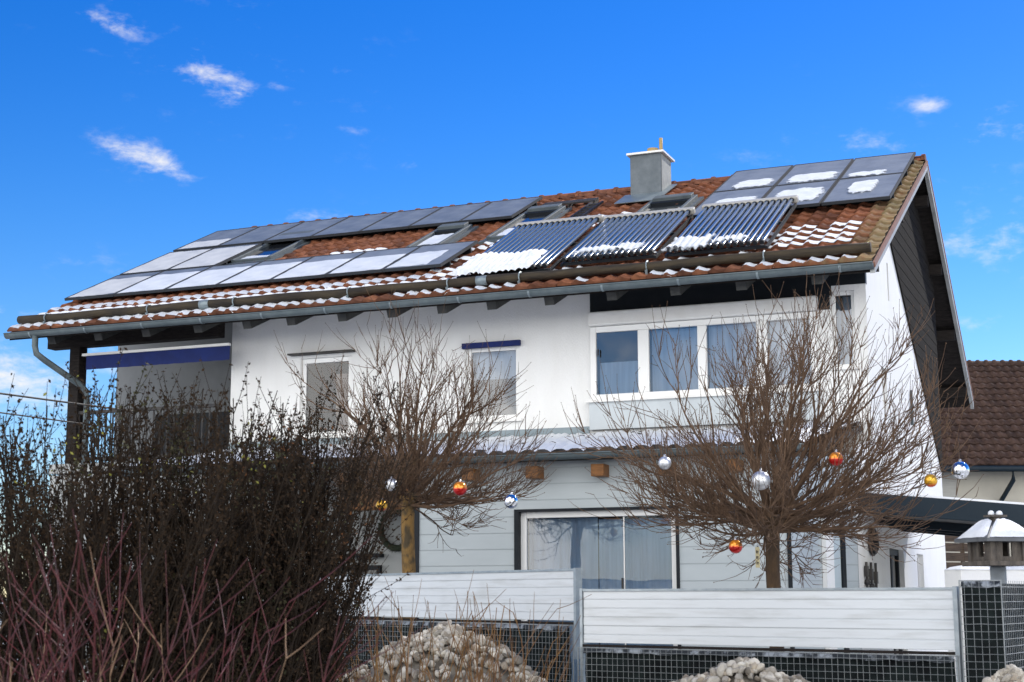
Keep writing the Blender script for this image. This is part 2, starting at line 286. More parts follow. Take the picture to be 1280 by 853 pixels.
# ------------------------------------------------------------------ mesh helpers
class MB:
    def __init__(s): s.v = []; s.f = []; s.cov = []
    def quad(s, *p):
        i = len(s.v); s.v += [Vector(q) for q in p]; s.f.append(tuple(range(i, i + len(p)))); return s
    def box(s, a, b, M4=None):
        x0, y0, z0 = a; x1, y1, z1 = b
        c = [Vector(q) for q in ((x0, y0, z0), (x1, y0, z0), (x1, y1, z0), (x0, y1, z0), (x0, y0, z1), (x1, y0, z1), (x1, y1, z1), (x0, y1, z1))]
        if M4: c = [M4 @ q for q in c]
        i = len(s.v); s.v += c
        s.f += [tuple(i + k for k in q) for q in ((0, 3, 2, 1), (4, 5, 6, 7), (0, 1, 5, 4), (1, 2, 6, 5), (2, 3, 7, 6), (3, 0, 4, 7))]
        return s
    def hexa(s, lo, hi):
        i = len(s.v); n = len(lo); s.v += [Vector(q) for q in lo] + [Vector(q) for q in hi]
        s.f.append(tuple(i + k for k in reversed(range(n)))); s.f.append(tuple(i + n + k for k in range(n)))
        for k in range(n): s.f.append((i + k, i + (k + 1) % n, i + n + (k + 1) % n, i + n + k))
        return s
    def prism(s, poly, d):
        d = Vector(d); return s.hexa([Vector(p) for p in poly], [Vector(p) + d for p in poly])
    def tube(s, pts, r, n=6, cap=True, r2=None):
        pts = [Vector(p) for p in pts]; m = len(pts); i0 = len(s.v)
        for k, p in enumerate(pts):
            d = (pts[min(k + 1, m - 1)] - pts[max(k - 1, 0)]).normalized()
            a = d.cross(Vector((0, 0, 1)) if abs(d.z) < .95 else Vector((1, 0, 0))).normalized(); b = d.cross(a)
            rr = r if r2 is None else r + (r2 - r) * k / (m - 1)
            if not isinstance(rr, float): rr = float(rr)
            for j in range(n):
                t = 2 * math.pi * j / n; s.v.append(p + a * (math.cos(t) * rr) + b * (math.sin(t) * rr))
        for k in range(m - 1):
            for j in range(n):
                a_ = i0 + k * n + j; b_ = i0 + k * n + (j + 1) % n
                s.f.append((a_, b_, b_ + n, a_ + n))
        if cap and n > 2:
            s.f.append(tuple(i0 + j for j in reversed(range(n)))); s.f.append(tuple(i0 + (m - 1) * n + j for j in range(n)))
        return s
    def lathe(s, c, prof, n=24, axis=None):
        c = Vector(c); i0 = len(s.v)
        for (r, z) in prof:
            for j in range(n):
                t = 2 * math.pi * j / n; s.v.append(c + Vector((r * math.cos(t), r * math.sin(t), z)))
        for k in range(len(prof) - 1):
            for j in range(n):
                a_ = i0 + k * n + j; b_ = i0 + k * n + (j + 1) % n; s.f.append((a_, b_, b_ + n, a_ + n))
        return s
    def sphere(s, c, r, n=24, m=14):
        prof = [(max(1e-4, r * math.sin(math.pi * k / m)), -r * math.cos(math.pi * k / m)) for k in range(m + 1)]
        return s.lathe(c, prof, n)
    def build(s, name, m, parent=None, off=None, smooth=False, bevel=0):
        me = bpy.data.meshes.new(name)
        o3 = Vector(off) if off is not None else Vector((0, 0, 0))
        me.from_pydata([v - o3 for v in s.v], [], s.f)
        if smooth:
            for p in me.polygons: p.use_smooth = True
        me.materials.append(M[m] if isinstance(m, str) else m)
        if s.cov and len(s.cov) == len(s.v):
            at_ = me.attributes.new('cover', 'FLOAT', 'POINT'); at_.data.foreach_set('value', s.cov)
        o = bpy.data.objects.new(name, me); COL.objects.link(o)
        if parent: o.parent = parent
        if bevel:
            bv = o.modifiers.new('bevel', 'BEVEL'); bv.width = bevel; bv.segments = 2; bv.limit_method = 'ANGLE'
        return o
def tag(o, label, cat, group=None, kind=None):
    if label: o['label'] = label
    if cat: o['category'] = cat
    if group: o['group'] = group
    if kind: o['kind'] = kind
    return o
def thing(name, loc, label, cat, group=None, mw=None):
    o = bpy.data.objects.new(name, None); COL.objects.link(o); o.empty_display_size = .2
    if mw is not None: o.matrix_world = mw
    else: o.location = loc
    return tag(o, label, cat, group)

# ------------------------------------------------------------------ ground
g = MB()
gs = 40; ext = 1500.0
def gh(x, y): return .03 * noise.noise(Vector((x * .4, y * .4, 0)))
xs = [-ext, -300, -80] + [-40 + 2.5 * i for i in range(29)] + [80, 300, ext]
ys = [-ext, -300, -80] + [-20 + 2.5 * i for i in range(33)] + [90, 300, ext]
for y in ys:
    for x in xs: g.v.append(Vector((x, y, gh(x, y) - .03)))
nx = len(xs)
for j in range(len(ys) - 1):
    for i in range(nx - 1): g.f.append((j * nx + i, j * nx + i + 1, (j + 1) * nx + i + 1, (j + 1) * nx + i))
tag(g.build('ground', 'soil', smooth=True), None, None, kind='structure')

# ------------------------------------------------------------------ house frame
FY = 20.3; XG = -3.16; XV = -2.86
EO = Vector((XV, 19.105, 5.771)); TH = rad(25.59); SL = 6.933; RL = 13.65
RUP = Vector((0, math.cos(TH), math.sin(TH))); RN = Vector((0, -math.sin(TH), math.cos(TH)))
def RP(u, s, h=0.0): return EO + Vector((u, 0, 0)) + RUP * s + RN * h
RIDGE = RP(0, SL)
REAR = Vector((XV, 31.31, 5.46))
RMAT = Matrix(((1, 0, 0, 0), (0, RUP.y, RN.y, 0), (0, RUP.z, RN.z, 0), (0, 0, 0, 1)))
HB = Vector((-9.5, 24, 0))
house = thing('house', HB, 'white rendered two storey house with a snowy orange tiled roof carrying solar panels', 'house')
def hpart(mb, name, m, smooth=False, parent=None, bevel=0): return mb.build(name, m, parent or house, HB, smooth, bevel)

# tile field --------------------------------------------------------------
TW, TR = 13.63 / 64, .346
def prof(f):                                            # pantile cross-section, f in 0..1
    return .020 * math.cos(2 * math.pi * (f - .35)) + .008 * math.cos(4 * math.pi * (f - .3))
def tile_field(frame, u0, u1, rows, tw, tr, lift, prof, sub=8, lich=None, s0=0.0, jit=.006, amp=1.0):
    v = []; f = []; tint = []; li = []
    nt_ = round((u1 - u0) / tw); rnd = random.Random(11)
    for r in range(rows):
        for c in range(nt_):
            dz = rnd.uniform(-jit, jit); ds = rnd.uniform(-.012, .012); tn = rnd.random()
            uu = [u0 + (c + k / sub) * tw for k in range(sub + 1)]
            sa = s0 + r * tr + ds; sb = s0 + (r + 1) * tr + .02
            i = len(v)
            for u in uu: v.append(frame(u, sa + .004, -.005))
            for k, u in enumerate(uu): v.append(frame(u, sa, lift + dz + amp * prof(k / sub)))
            for k, u in enumerate(uu): v.append(frame(u, sb, .004 + dz * .3 + amp * prof(k / sub)))
            n = sub + 1
            lv = lich(u0 + (c + .5) * tw, sa) if lich else 0
            for k in range(sub):
                f.append((i + k, i + k + 1, i + n + k + 1, i + n + k)); f.append((i + n + k, i + n + k + 1, i + 2 * n + k + 1, i + 2 * n + k))
                tint += [tn, tn]; li += [lv, lv]
    return v, f, tint, li
def tile_obj(name, m, parent, off, data):
    v, f, tint, li = data
    me = bpy.data.meshes.new(name); me.from_pydata([p - off for p in v], [], f)
    a = me.attributes.new('tint', 'FLOAT', 'FACE'); a.data.foreach_set('value', tint)
    a = me.attributes.new('lichen', 'FLOAT', 'FACE'); a.data.foreach_set('value', li)
    me.polygons.foreach_set('use_smooth', [k % 2 == 1 for k in range(len(f))])
    me.materials.append(M[m]); o = bpy.data.objects.new(name, me); COL.objects.link(o); o.parent = parent; return o
def lich(u, s):
    d = -u
    a = max(0, 1 - d / .75) * .62
    b = .5 * max(0, 1 - s / .35) * max(0, 1 - d / 2.0)
    return max(a, b)
NR = 20
roof = tile_obj('roof', 'tile', house, HB, tile_field(RP, -RL, -.0199, NR, TW, TR, .042, prof, lich=lich, jit=.009))
# roof slab under the tiles (boards) : front and rear slope
sl = MB()
A0 = RP(0, 0.02, -.02); A1 = RP(0, SL, -.02); A2 = REAR + Vector((0, 0, -.04))
T = .13
poly = [A0, A1, A2, A2 + Vector((0, 0, -T)), A1 + Vector((0, 0, -T * 1.1)), A0 + Vector((0, 0, -T))]
sl.prism([p + Vector((-.035, 0, 0)) for p in poly], (-RL + .07, 0, 0))
hpart(sl, 'roof_boarding', 'darkwood')
# rear slope tiles
RUPR = (RIDGE - REAR).normalized(); RLEN = (RIDGE - REAR).length; RNR = Vector((0, -RUPR.z, RUPR.y)); RNR = RNR if RNR.z > 0 else -RNR
def RPR(u, s, h=0.0): return REAR + Vector((u, 0, 0)) + RUPR * s + RNR * h
tile_obj('rear_roof', 'tile', house, HB, tile_field(RPR, -RL, -.0, round(RLEN / TR), TW, RLEN / round(RLEN / TR), .030, prof, sub=4))
# ridge tiles
rd = MB()
for i in range(int(RL / .36)):
    u = -.01 - i * .36; c = RIDGE + Vector((u, 0, .015))
    for (ua, ub, r) in ((0, -.06, .135), (-.06, -.37, .115)):
        i0 = len(rd.v)
        for uu in (ua, ub):
            for k in range(9):
                t = math.pi * (k / 8) ; rd.v.append(c + Vector((uu, math.cos(t) * r * 1.1, math.sin(t) * r - .05)))
        for k in range(8): rd.f.append((i0 + k, i0 + k + 1, i0 + 9 + k + 1, i0 + 9 + k))
        rd.f.append(tuple(i0 + k for k in range(9)))
tile_obj('ridge_tiles', 'tile', house, HB, (rd.v, rd.f, [random.random() for _ in rd.f], [.25 * random.random() for _ in rd.f]))
# verge tiles and barge boards on the gable end seen at the right
bb = MB()
for (P0, P1, w) in ((RP(0, -.02, 0), RP(0, SL + .04, 0), .07), (RIDGE, REAR, .07)):
    bb.hexa([P0 + Vector((-.012, 0, -.02)), P1 + Vector((-.012, 0, -.02)), P1 + Vector((-.012, 0, -.02 - w)), P0 + Vector((-.012, 0, -.02 - w))],
            [P0 + Vector((.02, 0, -.02)), P1 + Vector((.02, 0, -.02)), P1 + Vector((.02, 0, -.02 - w)), P0 + Vector((.02, 0, -.02 - w))])
hpart(bb, 'verge_trim', mat('verge_brown', (.16, .075, .05), (.22, .11, .075), 6, .7))
bb = MB()
for (P0, P1, z0, z1) in ((RP(0, 0, 0), RP(0, SL, 0), -.09, -.17), (RIDGE, REAR, -.09, -.22)):
    bb.hexa([P0 + Vector((-.05, 0, z0)), P1 + Vector((-.05, 0, z0)), P1 + Vector((-.05, 0, z1)), P0 + Vector((-.05, 0, z1))],
            [P0 + Vector((.012, 0, z0)), P1 + Vector((.012, 0, z0)), P1 + Vector((.012, 0, z1)), P0 + Vector((.012, 0, z1))])
hpart(bb, 'barge_board', mat('barge_grey', (.36, .37, .37), (.28, .29, .29), 6, .6))
# rear barge second dark board + purlins under rear overhang
pu = MB()
for s in (.6, 2.4, 4.3, 6.1):
    pu = MB(); c = RPR(0, s, -.28); pu.box((XV - 1.2, c.y - .07, c.z - .09), (XV - .06, c.y + .07, c.z + .09)); hpart(pu, 'purlin', 'darkwood')
for s in (.25, 3.2):
    pu = MB(); c = RP(0, s + .5, -.25); pu.box((XV - 1.0, c.y - .06, c.z - .08), (XV - .06, c.y + .06, c.z + .08)); hpart(pu, 'purlin', 'darkwood')

# walls -------------------------------------------------------------------
def wall_y(mb, x0, x1, z0, z1, y, holes, depth=.14):
    X = sorted({x0, x1} | {h[0] for h in holes} | {h[1] for h in holes}); Z = sorted({z0, z1} | {h[2] for h in holes} | {h[3] for h in holes})
    for i in range(len(X) - 1):
        for j in range(len(Z) - 1):
            cx, cz = (X[i] + X[i + 1]) / 2, (Z[j] + Z[j + 1]) / 2
            if any(h[0] < cx < h[1] and h[2] < cz < h[3] for h in holes): continue
            mb.quad((X[i], y, Z[j]), (X[i + 1], y, Z[j]), (X[i + 1], y, Z[j + 1]), (X[i], y, Z[j + 1]))
    for a, b, c, d in holes:
        yb = y + depth
        mb.quad((a, y, c), (a, y, d), (a, yb, d), (a, yb, c)); mb.quad((b, y, c), (b, yb, c), (b, yb, d), (b, y, d))
        mb.quad((a, y, d), (b, y, d), (b, yb, d), (a, yb, d)); mb.quad((a, y, c), (a, yb, c), (b, yb, c), (b, y, c))
def soffit_z(y): return RP(0, (y - EO.y) / math.cos(TH)).z - .16
W1 = (-11.82, -10.93, 4.0, 5.22); W2 = (-9.03, -8.17, 4.12, 5.22)
BAY = (-7.06, -3.83, 4.0, 5.58); NW = (-3.63, -3.32, 4.6, 5.64)
fw = MB()
wall_y(fw, -13.07, XG, 3.3, soffit_z(FY), FY, [W1, W2, BAY, NW])
# upper gable wall and the side wall of the ground floor (one rendered wall), facing +X
gy = 18.86
def zr(y): return (RP(0, (y - EO.y) / math.cos(TH)).z if y < RIDGE.y else RIDGE.z - (y - RIDGE.y) * (RIDGE.z - REAR.z) / (REAR.y - RIDGE.y)) - .17
GDOOR = (21.42, 22.78, .3, 2.24); GWIN = (24.2, 24.95, 1.0, 2.22); GW2 = (21.4, 21.85, 4.15, 4.75); SLIT = (22.32, 22.46, 5.85, 6.42)
def wall_x(mb, x, ycols, zf, holes, depth=.14):
    Y = sorted(set(ycols) | {h[0] for h in holes} | {h[1] for h in holes})
    for i in range(len(Y) - 1):
        a, b = Y[i], Y[i + 1]; zs = sorted({h[2] for h in holes if h[0] < (a + b) / 2 < h[1]} | {h[3] for h in holes if h[0] < (a + b) / 2 < h[1]})
        zz = [0.0] + zs
        for j in range(0, len(zz), 2):
            lo = zz[j]
            if j + 1 < len(zz): mb.quad((x, a, lo), (x, b, lo), (x, b, zz[j + 1]), (x, a, zz[j + 1]))
            else: mb.quad((x, a, lo), (x, b, lo), (x, b, zf(b)), (x, a, zf(a)))
    for a, b, c, d in holes:
        xb = x - depth
        mb.quad((x, a, c), (xb, a, c), (xb, a, d), (x, a, d)); mb.quad((x, b, c), (x, b, d), (xb, b, d), (xb, b, c))
        mb.quad((x, a, d), (xb, a, d), (xb, b, d), (x, b, d)); mb.quad((x, a, c), (x, b, c), (xb, b, c), (xb, a, c))
wall_x(fw, XG, [FY, RIDGE.y, 28.0], zr, [GDOOR, GWIN, GW2, SLIT])
fw.quad((XG, gy, 0), (XG, FY, 0), (XG, FY, 3.62), (XG, gy, 3.40))
fw.quad((XG, 28, 0), (-16.0, 28, 0), (-16.0, 28, 5.4), (XG, 28, 5.4))
YB = 22.4; XBL = ony(146, 470, YB).x
fw.quad((-13.07, FY, 0), (-13.07, FY, soffit_z(FY)), (-13.07, YB, soffit_z(YB)), (-13.07, YB, 0))
fw.quad((XBL, YB, 0), (XBL, YB, soffit_z(YB)), (XBL, 28, 5.4), (XBL, 28, 0))
hpart(fw, 'wall', 'plaster')
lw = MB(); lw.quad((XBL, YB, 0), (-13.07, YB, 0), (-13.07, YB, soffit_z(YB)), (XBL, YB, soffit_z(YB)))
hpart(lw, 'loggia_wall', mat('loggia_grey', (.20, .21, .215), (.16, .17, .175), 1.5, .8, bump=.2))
# dim rooms behind the windows
rm = MB()
for a, b, c, d in (W1, W2, BAY, NW):
    rm = MB(); rm.box((a - .3, FY + .9, c - .3), (min(b + .3, XG - .05), FY + .95, d + .3)); rm.box((a - .32, FY + .16, c - .3), (a - .3, FY + .9, d + .3)); rm.box((b + .3 if b < -3.5 else b, FY + .16, c - .3), (b + .32 if b < -3.5 else b + .02, FY + .9, d + .3)); rm.box((a - .3, FY + .16, d + .3), (b + .1, FY + .9, d + .32)); rm.box((a - .3, FY + .16, c - .32), (b + .1, FY + .9, c - .3)); hpart(rm, 'interior', 'room')
for a, b, c, d in (GDOOR, GWIN, GW2, SLIT): rm = MB(); rm.box((XG - .6, a - .1, c - .05), (XG - .55, b + .1, d + .1)); hpart(rm, 'interior', 'room')
# dark horizontal strips over the upper rear of the gable
db = MB()
lows = []
y_a = 23.15
n_b = 26
for k in range(n_b):
    z0 = 3.75 + k * .19; z1 = z0 + .186
    def yl(z): return y_a + (6.55 - z) / .585 if True else 0
    def yr_(z): return min(28.0, RIDGE.y + (RIDGE.z - .2 - z) / ((RIDGE.z - REAR.z) / (REAR.y - RIDGE.y)))
    def yfl(z): return EO.y + (z + .18 - EO.z) / math.tan(TH)
    a0, a1 = max(yl(z0), yfl(z0)), max(yl(z1), yfl(z1)); b0, b1 = yr_(z0), yr_(z1)
    a0 = min(a0, 28); a1 = min(a1, 28)
    if b0 - a0 < .05 or b1 - a1 < .02: continue
    off = .03
    db.hexa([(XG + .004, a0, z0), (XG + .004, b0, z0), (XG + .004, b1, z1), (XG + .004, a1, z1)],
            [(XG + off, a0, z0), (XG + off, b0, z0), (XG + off - .004, b1, z1), (XG + off - .004, a1, z1)])
hpart(db, 'gable_dark_strips', 'darkstrip')

def window(parent, a, b, c, d, y, off, fr=.07, mull=(), pane='glass', inner=None, sill=True, name='window', trans=()):
    """a window facing -Y: frame with mullions, pane sub-part"""
    w = MB(); yy = y + .05; dp = .06
    w.box((a, yy, c), (a + fr, yy + dp, d)); w.box((b - fr, yy, c), (b, yy + dp, d))
    w.box((a + fr, yy, c), (b - fr, yy + dp, c + fr)); w.box((a + fr, yy, d - fr), (b - fr, yy + dp, d))
    for m_, mw in mull: w.box((m_ - mw / 2, yy - .004, c + fr), (m_ + mw / 2, yy + dp, d - fr))
    for z_, zw in trans: w.box((a + fr, yy + .006, z_ - zw / 2), (b - fr, yy + dp, z_ + zw / 2))
    o = w.build(name, 'pvc', parent, off, bevel=.008)
    p = MB(); p.quad((a + fr, yy + .03, c + fr), (b - fr, yy + .03, c + fr), (b - fr, yy + .03, d - fr), (a + fr, yy + .03, d - fr))
    p.build('pane', pane, o, off)
    for (mm, x0, x1, z0, z1, amp) in (inner or ()):
        q = MB(); nn = max(8, int((x1 - x0) / .025)); i0 = 0
        for k in range(nn + 1):
            x = x0 + (x1 - x0) * k / nn; yv = yy + .16 + amp * math.sin(k * 1.1 + math.sin(k * .31) * 2)
            q.v += [Vector((x, yv, z0)), Vector((x, yv, z1))]
        for k in range(nn): q.f.append((2 * k, 2 * k + 2, 2 * k + 3, 2 * k + 1))
        q.build('curtain', mm, o, off, smooth=True)
    if sill:
        s = MB(); s.box((a - .05, y - .05, c - .035), (b + .05, y + .05, c - .002)); s.build('sill', 'trim', o, off)
    return o
w1 = window(house, *W1, FY, HB, fr=.075, pane='glass_dark', inner=[('blind', -11.3, -10.95, 4.0, 4.98, .004)])
tr = MB(); tr.box((-11.98, FY - .14, 5.265), (-10.86, FY - .005, 5.29)); tr.build('awning_rail', 'iron', w1, HB)
w2 = window(house, *W2, FY, HB, fr=.075, inner=[('curtain', -8.99, -8.2, 4.75, 5.17, .012)])
bl = MB(); bl.box((W2[0] - .03, FY - .07, 5.19), (W2[1] + .03, FY - .01, 5.27)); bl.build('blind_box', 'blue', w2, HB)
bay = window(house, -7.06, -3.83, 4.32, 5.38, FY - .1, HB, fr=.085, mull=((-6.27, .16), (-5.42, .13), (-4.58, .15)), inner=[('curtain', -6.19, -5.49, 4.3, 5.3, .012), ('curtain', -5.36, -4.66, 4.3, 5.3, .012), ('curtain', -6.97, -6.35, 4.2, 4.88, .004), ('curtain', -4.5, -3.92, 4.2, 5.3, .010)], name='window_band')
hd = MB(); hd.box((-6.94, FY - .085, 4.95), (-6.925, FY - .06, 5.05)); hd.build('handle', 'iron', bay, HB)
q = MB(); q.box((-7.07, FY - .13, 5.385), (-3.80, FY + .1, 5.585)); hpart(q, 'window_fascia', 'trim', bevel=.02)
q = MB(); q.box((-7.06, FY - .11, 3.9), (-3.83, FY + .12, 4.315)); hpart(q, 'window_apron', mat('apron_grey', (.50, .54, .56), (.45, .49, .51), 3, .6))
q = MB(); q.box((-7.07, FY - .012, 5.588), (-3.62, FY + .1, 5.93)); q.box((-3.80, FY - .012, 5.40), (-3.645, FY + .1, 5.586)); q.box((-3.619, FY - .012, 5.72), (XG + .001, FY + .1, 5.93)); hpart(q, 'timber_fascia', 'black')
window(house, *NW, FY, HB, fr=.05, inner=[('curtain', -3.62, -3.33, 4.6, 5.6, .006)])
# gable openings
def gable_window(parent, a, b, c, d, off, name='window', frame='pvc', pane='glass', fr=.05, mull=False):
    w = MB(); x = XG - .07
    w.box((x - .05, a, c), (x, a + fr, d)); w.box((x - .05, b - fr, c), (x, b, d)); w.box((x - .05, a + fr, c), (x, b - fr, c + fr)); w.box((x - .05, a + fr, d - fr), (x, b - fr, d))
    if mull: w.box((x - .05, (a + b) / 2 - .06, c + fr), (x - .002, (a + b) / 2 + .06, d - fr))
    o = w.build(name, frame, parent, off, bevel=.006)
    p = MB(); p.quad((x - .025, a + fr, c + fr), (x - .025, b - fr, c + fr), (x - .025, b - fr, d - fr), (x - .025, a + fr, d - fr)); p.build('pane', pane, o, off); return o
gable_window(house, *GDOOR, HB, 'side_door', 'black', mull=True, fr=.09)
gable_window(house, *GWIN, HB); gable_window(house, *GW2, HB); gable_window(house, *SLIT, HB, 'slit_window', 'iron', fr=.02)
q = MB(); q.tube([(XG + .03, 24.2, 4.75), (XG + .03, 24.15, 4.2)], .025); hpart(q, 'vent_pipe', 'zinc', True)

# rafters, gutter -----------------------------------------------------------
for i, x in enumerate([-7.41, -8.28, -9.05, -9.85, -10.66, -11.52, -12.28, -13.15, -14.1, -15.0, -15.9, -6.5, -5.6, -4.7, -3.7]):
    r = MB(); u = x - XV
    a, b = RP(u, .16, -.16), RP(u, 2.2 if x < -13 else 1.5, -.16)
    a2, b2 = RP(u, .16, -.30), RP(u, 2.2 if x < -13 else 1.5, -.36)
    r.prism([a, b, b2, Vector((a2.x, a2.y, a2.z + .0))], (.14, 0, 0)); hpart(r, 'rafter', 'rafter')
q = MB(); q.prism([(-16.35, 19.9, 5.60), (-16.35, 20.1, 5.60), (-16.35, 20.1, 6.05), (-16.35, 19.9, 5.97)], (3.27, 0, 0)); hpart(q, 'loggia_beam', 'darkwood')
gt = MB(); GR = .075
gc = RP(0, -.045, -.035)
i0 = len(gt.v); NU = 60; NA = 9
for k in range(NU + 1):
    x = XV + .0 - (RL - .02) * k / NU
    for j in range(NA):
        t = math.pi + math.pi * j / (NA - 1); gt.v.append(Vector((x, gc.y + math.cos(t) * GR, gc.z + math.sin(t) * GR)))
for k in range(NU):
    for j in range(NA - 1):
        a = i0 + k * NA + j; gt.f.append((a, a + 1, a + NA + 1, a + NA))
for e in (0, NU): gt.f.append(tuple(i0 + e * NA + j for j in range(NA)))
gt.tube([(XV, gc.y - GR, gc.z + .003), (XV - RL + .02, gc.y - GR, gc.z + .003)], .011, 6)
gutter = hpart(gt, 'gutter', 'zinc', True)
for k in range(13):
    js = MB(); x = XV - .4 - k * 1.06
    i0 = len(js.v)
    for xx in (x, x - .03):
        for j in range(NA):
            t = math.pi + math.pi * j / (NA - 1); js.v.append(Vector((xx, gc.y + math.cos(t) * (GR + .007), gc.z + math.sin(t) * (GR + .007))))
    for j in range(NA - 1): js.f.append((i0 + j, i0 + j + 1, i0 + NA + j + 1, i0 + NA + j))
    js.build('gutter_bracket', 'zinc_pale', gutter, HB)
dx = at(39, 440, 24.5).x
dx = ony(39, 440, 19.0).x
dpz = gc.z
pp = MB(); pp.tube([(dx, gc.y, gc.z - .05), (dx, gc.y, gc.z - .22), (dx + .02, gc.y + .02, gc.z - .34), (dx + .10, gc.y + .14, gc.z - .44), (dx + .34, gc.y + .76, gc.z - .78), (dx + .37, gc.y + .84, gc.z - .86), (dx + .38, gc.y + .86, gc.z - 1.0), (dx + .38, gc.y + .86, .2)], .05, 10)
hpart(pp, 'downpipe', 'zinc', True)

# loggia on the left ---------------------------------------------------------
q = MB(); x0 = ony(91, 450, 20.0).x; q.box((x0, 19.92, 0), (x0 + .19, 20.12, 5.60)); hpart(q, 'loggia_post', 'darkwood')
aw = MB(); xa, xb = ony(104, 440, 19.83).x, ony(287, 440, 19.83).x
aw.box((xa, 19.80, 5.42), (xb, 19.86, 5.46)); awr = hpart(aw, 'awning', 'trim')
aw = MB(); nn = 40
for k in range(nn + 1):
    x = xa + .06 + (xb - xa - .06) * k / nn; aw.v += [Vector((x, 19.84 + .012 * math.sin(k * 1.7), 5.20)), Vector((x, 19.84, 5.42))]
for k in range(nn): aw.f.append((2 * k, 2 * k + 2, 2 * k + 3, 2 * k + 1))
aw.build('valance', 'blue', awr, HB, smooth=True)
q = MB(); q.box((-16.2, 19.9, 3.55), (-13.1, YB, 3.7)); hpart(q, 'loggia_floor', 'plaster_grey')
lr = MB(); lr.box((-15.9, 19.96, 4.50), (-13.12, 20.02, 4.55)); lr.box((-15.9, 19.97, 3.75), (-13.12, 20.01, 3.8))
for k in range(22): lr.box((-15.85 + k * .13, 19.98, 3.8), (-15.83 + k * .13, 20.0, 4.5))
hpart(lr, 'balcony_railing', 'iron')
q = MB(); q.box((XBL + .9, YB - .06, 3.72), (-13.4, YB - .02, 4.75)); hpart(q, 'glazed_door', 'black')
st = MB(); pa, pb = at(-30, 488, 18.6), at(172, 515, 20.6)
pa2, pb2 = at(-30, 512, 18.6), at(172, 539, 20.6)
st.tube([pa, pb], .013, 6); st.tube([pa2, pb2], .010, 6)
for t in (0.1, .95):
    p = pa.lerp(pb, t); st.tube([p, (p.x, p.y, 0)], .022, 6)
tag(st.build('terrace_railing', 'iron', None), 'thin dark metal railing behind the shrubs at the far left', 'railing')

# chimney ---------------------------------------------------------------------
cx0 = XV - 4.93; cx1 = XV - 4.37
yf = RP(0, 6.05).y; cb = RP(0, 5.9).z - .1
ct = ony(788, 195, yf).z
ch = MB(); ch.box((cx0, yf, cb), (cx1, yf + .62, ct)); cho = hpart(ch, 'chimney', 'chimney', bevel=.01)
q = MB(); q.box((cx1 - .003, yf + .03, cb), (cx1 + .008, yf + .60, ct - .01)); q.build('chimney_side', 'chimside', cho, HB)
q = MB(); q.box((cx0 - .05, yf - .05, ct), (cx1 + .06, yf + .68, ct + .035)); q.build('chimney_cap', 'trim', cho, HB)
q = MB(); q.lathe((cx0 + .33, yf + .3, ct + .03), [(.10, 0), (.10, .14), (.09, .14), (.09, .05)], 16); q.build('clay_pot', 'yellowclay', cho, HB, smooth=True)
q = MB(); q.tube([(cx0 + .47, yf + .33, ct + .03), (cx0 + .47, yf + .33, ct + .36)], .032, 10); q.build('flue_pipe', 'yellowclay', cho, HB, smooth=True)
q = MB(); q.prism([RP(-5.03, 5.40, .07), RP(-4.28, 5.40, .07), RP(-4.28, 6.1, .07), RP(-5.03, 6.1, .07)], RN * .012)
q.prism([RP(-4.36, 5.75, .07), RP(-4.24, 5.75, .07), RP(-4.24, 6.7, .07), RP(-4.36, 6.7, .07)], RN * .015)
q.build('flashing', 'zinc_pale', cho, HB)

# skylights -------------------------------------------------------------------
def skylight(u0, u1, s0, s1, cover=False, name='skylight'):
    f = .06; mw = MB(); h0, h1 = .03, .12
    def bx(mb, a, b, c, d, e=h1, b0=h0): mb.hexa([RP(a, c, b0), RP(b, c, b0), RP(b, d, b0), RP(a, d, b0)], [RP(a, c, e), RP(b, c, e), RP(b, d, e), RP(a, d, e)])
    bx(mw, u0, u0 + f, s0, s1); bx(mw, u1 - f, u1, s0, s1); bx(mw, u0 + f, u1 - f, s0, s0 + f, .105); bx(mw, u0 + f, u1 - f, s1 - .22, s1, .165)
    o = hpart(mw, name, 'skyframe', bevel=.008)
    p = MB(); p.quad(RP(u0 + f, s0 + f, .07), RP(u1 - f, s0 + f, .07), RP(u1 - f, s1 - .22, .07), RP(u0 + f, s1 - .22, .07)); p.build('pane', 'skyglass', o, HB)
    p = MB(); bx(p, u0 + f, u1 - f, s1 - .36, s1 - .222, .11, .06); p.build('hood', 'black', o, HB)
    p = MB(); bx(p, u0 - .10, u1 + .10, s0 - .13, s0 - .003, .065, .02); bx(p, u0 - .08, u0 - .003, s0, s1 + .08, .06, .02); bx(p, u1 + .003, u1 + .08, s0, s1 + .08, .06, .02); p.build('flashing', 'skyframe', o, HB)
    return o
gm = bpy.data.materials.new('skylight_glass'); gm.use_nodes = True; _b = gm.node_tree.nodes['Principled BSDF']
_b.inputs['Base Color'].default_value = (.012, .014, .017, 1); _b.inputs['Roughness'].default_value = .08; M['skyglass'] = gm
M['skyframe'] = mat('dark_grey_frame', (.095, .115, .125), (.065, .08, .09), 6, .6, spec=.3)
SKY = [(-11.55, -10.75, 3.55, 5.42), (-7.98, -7.36, 3.2, 4.65), (-6.62, -5.93, 3.40, 5.50), (-4.30, -3.52, 3.55, 5.25)]
sks = [skylight(*a) for a in SKY]
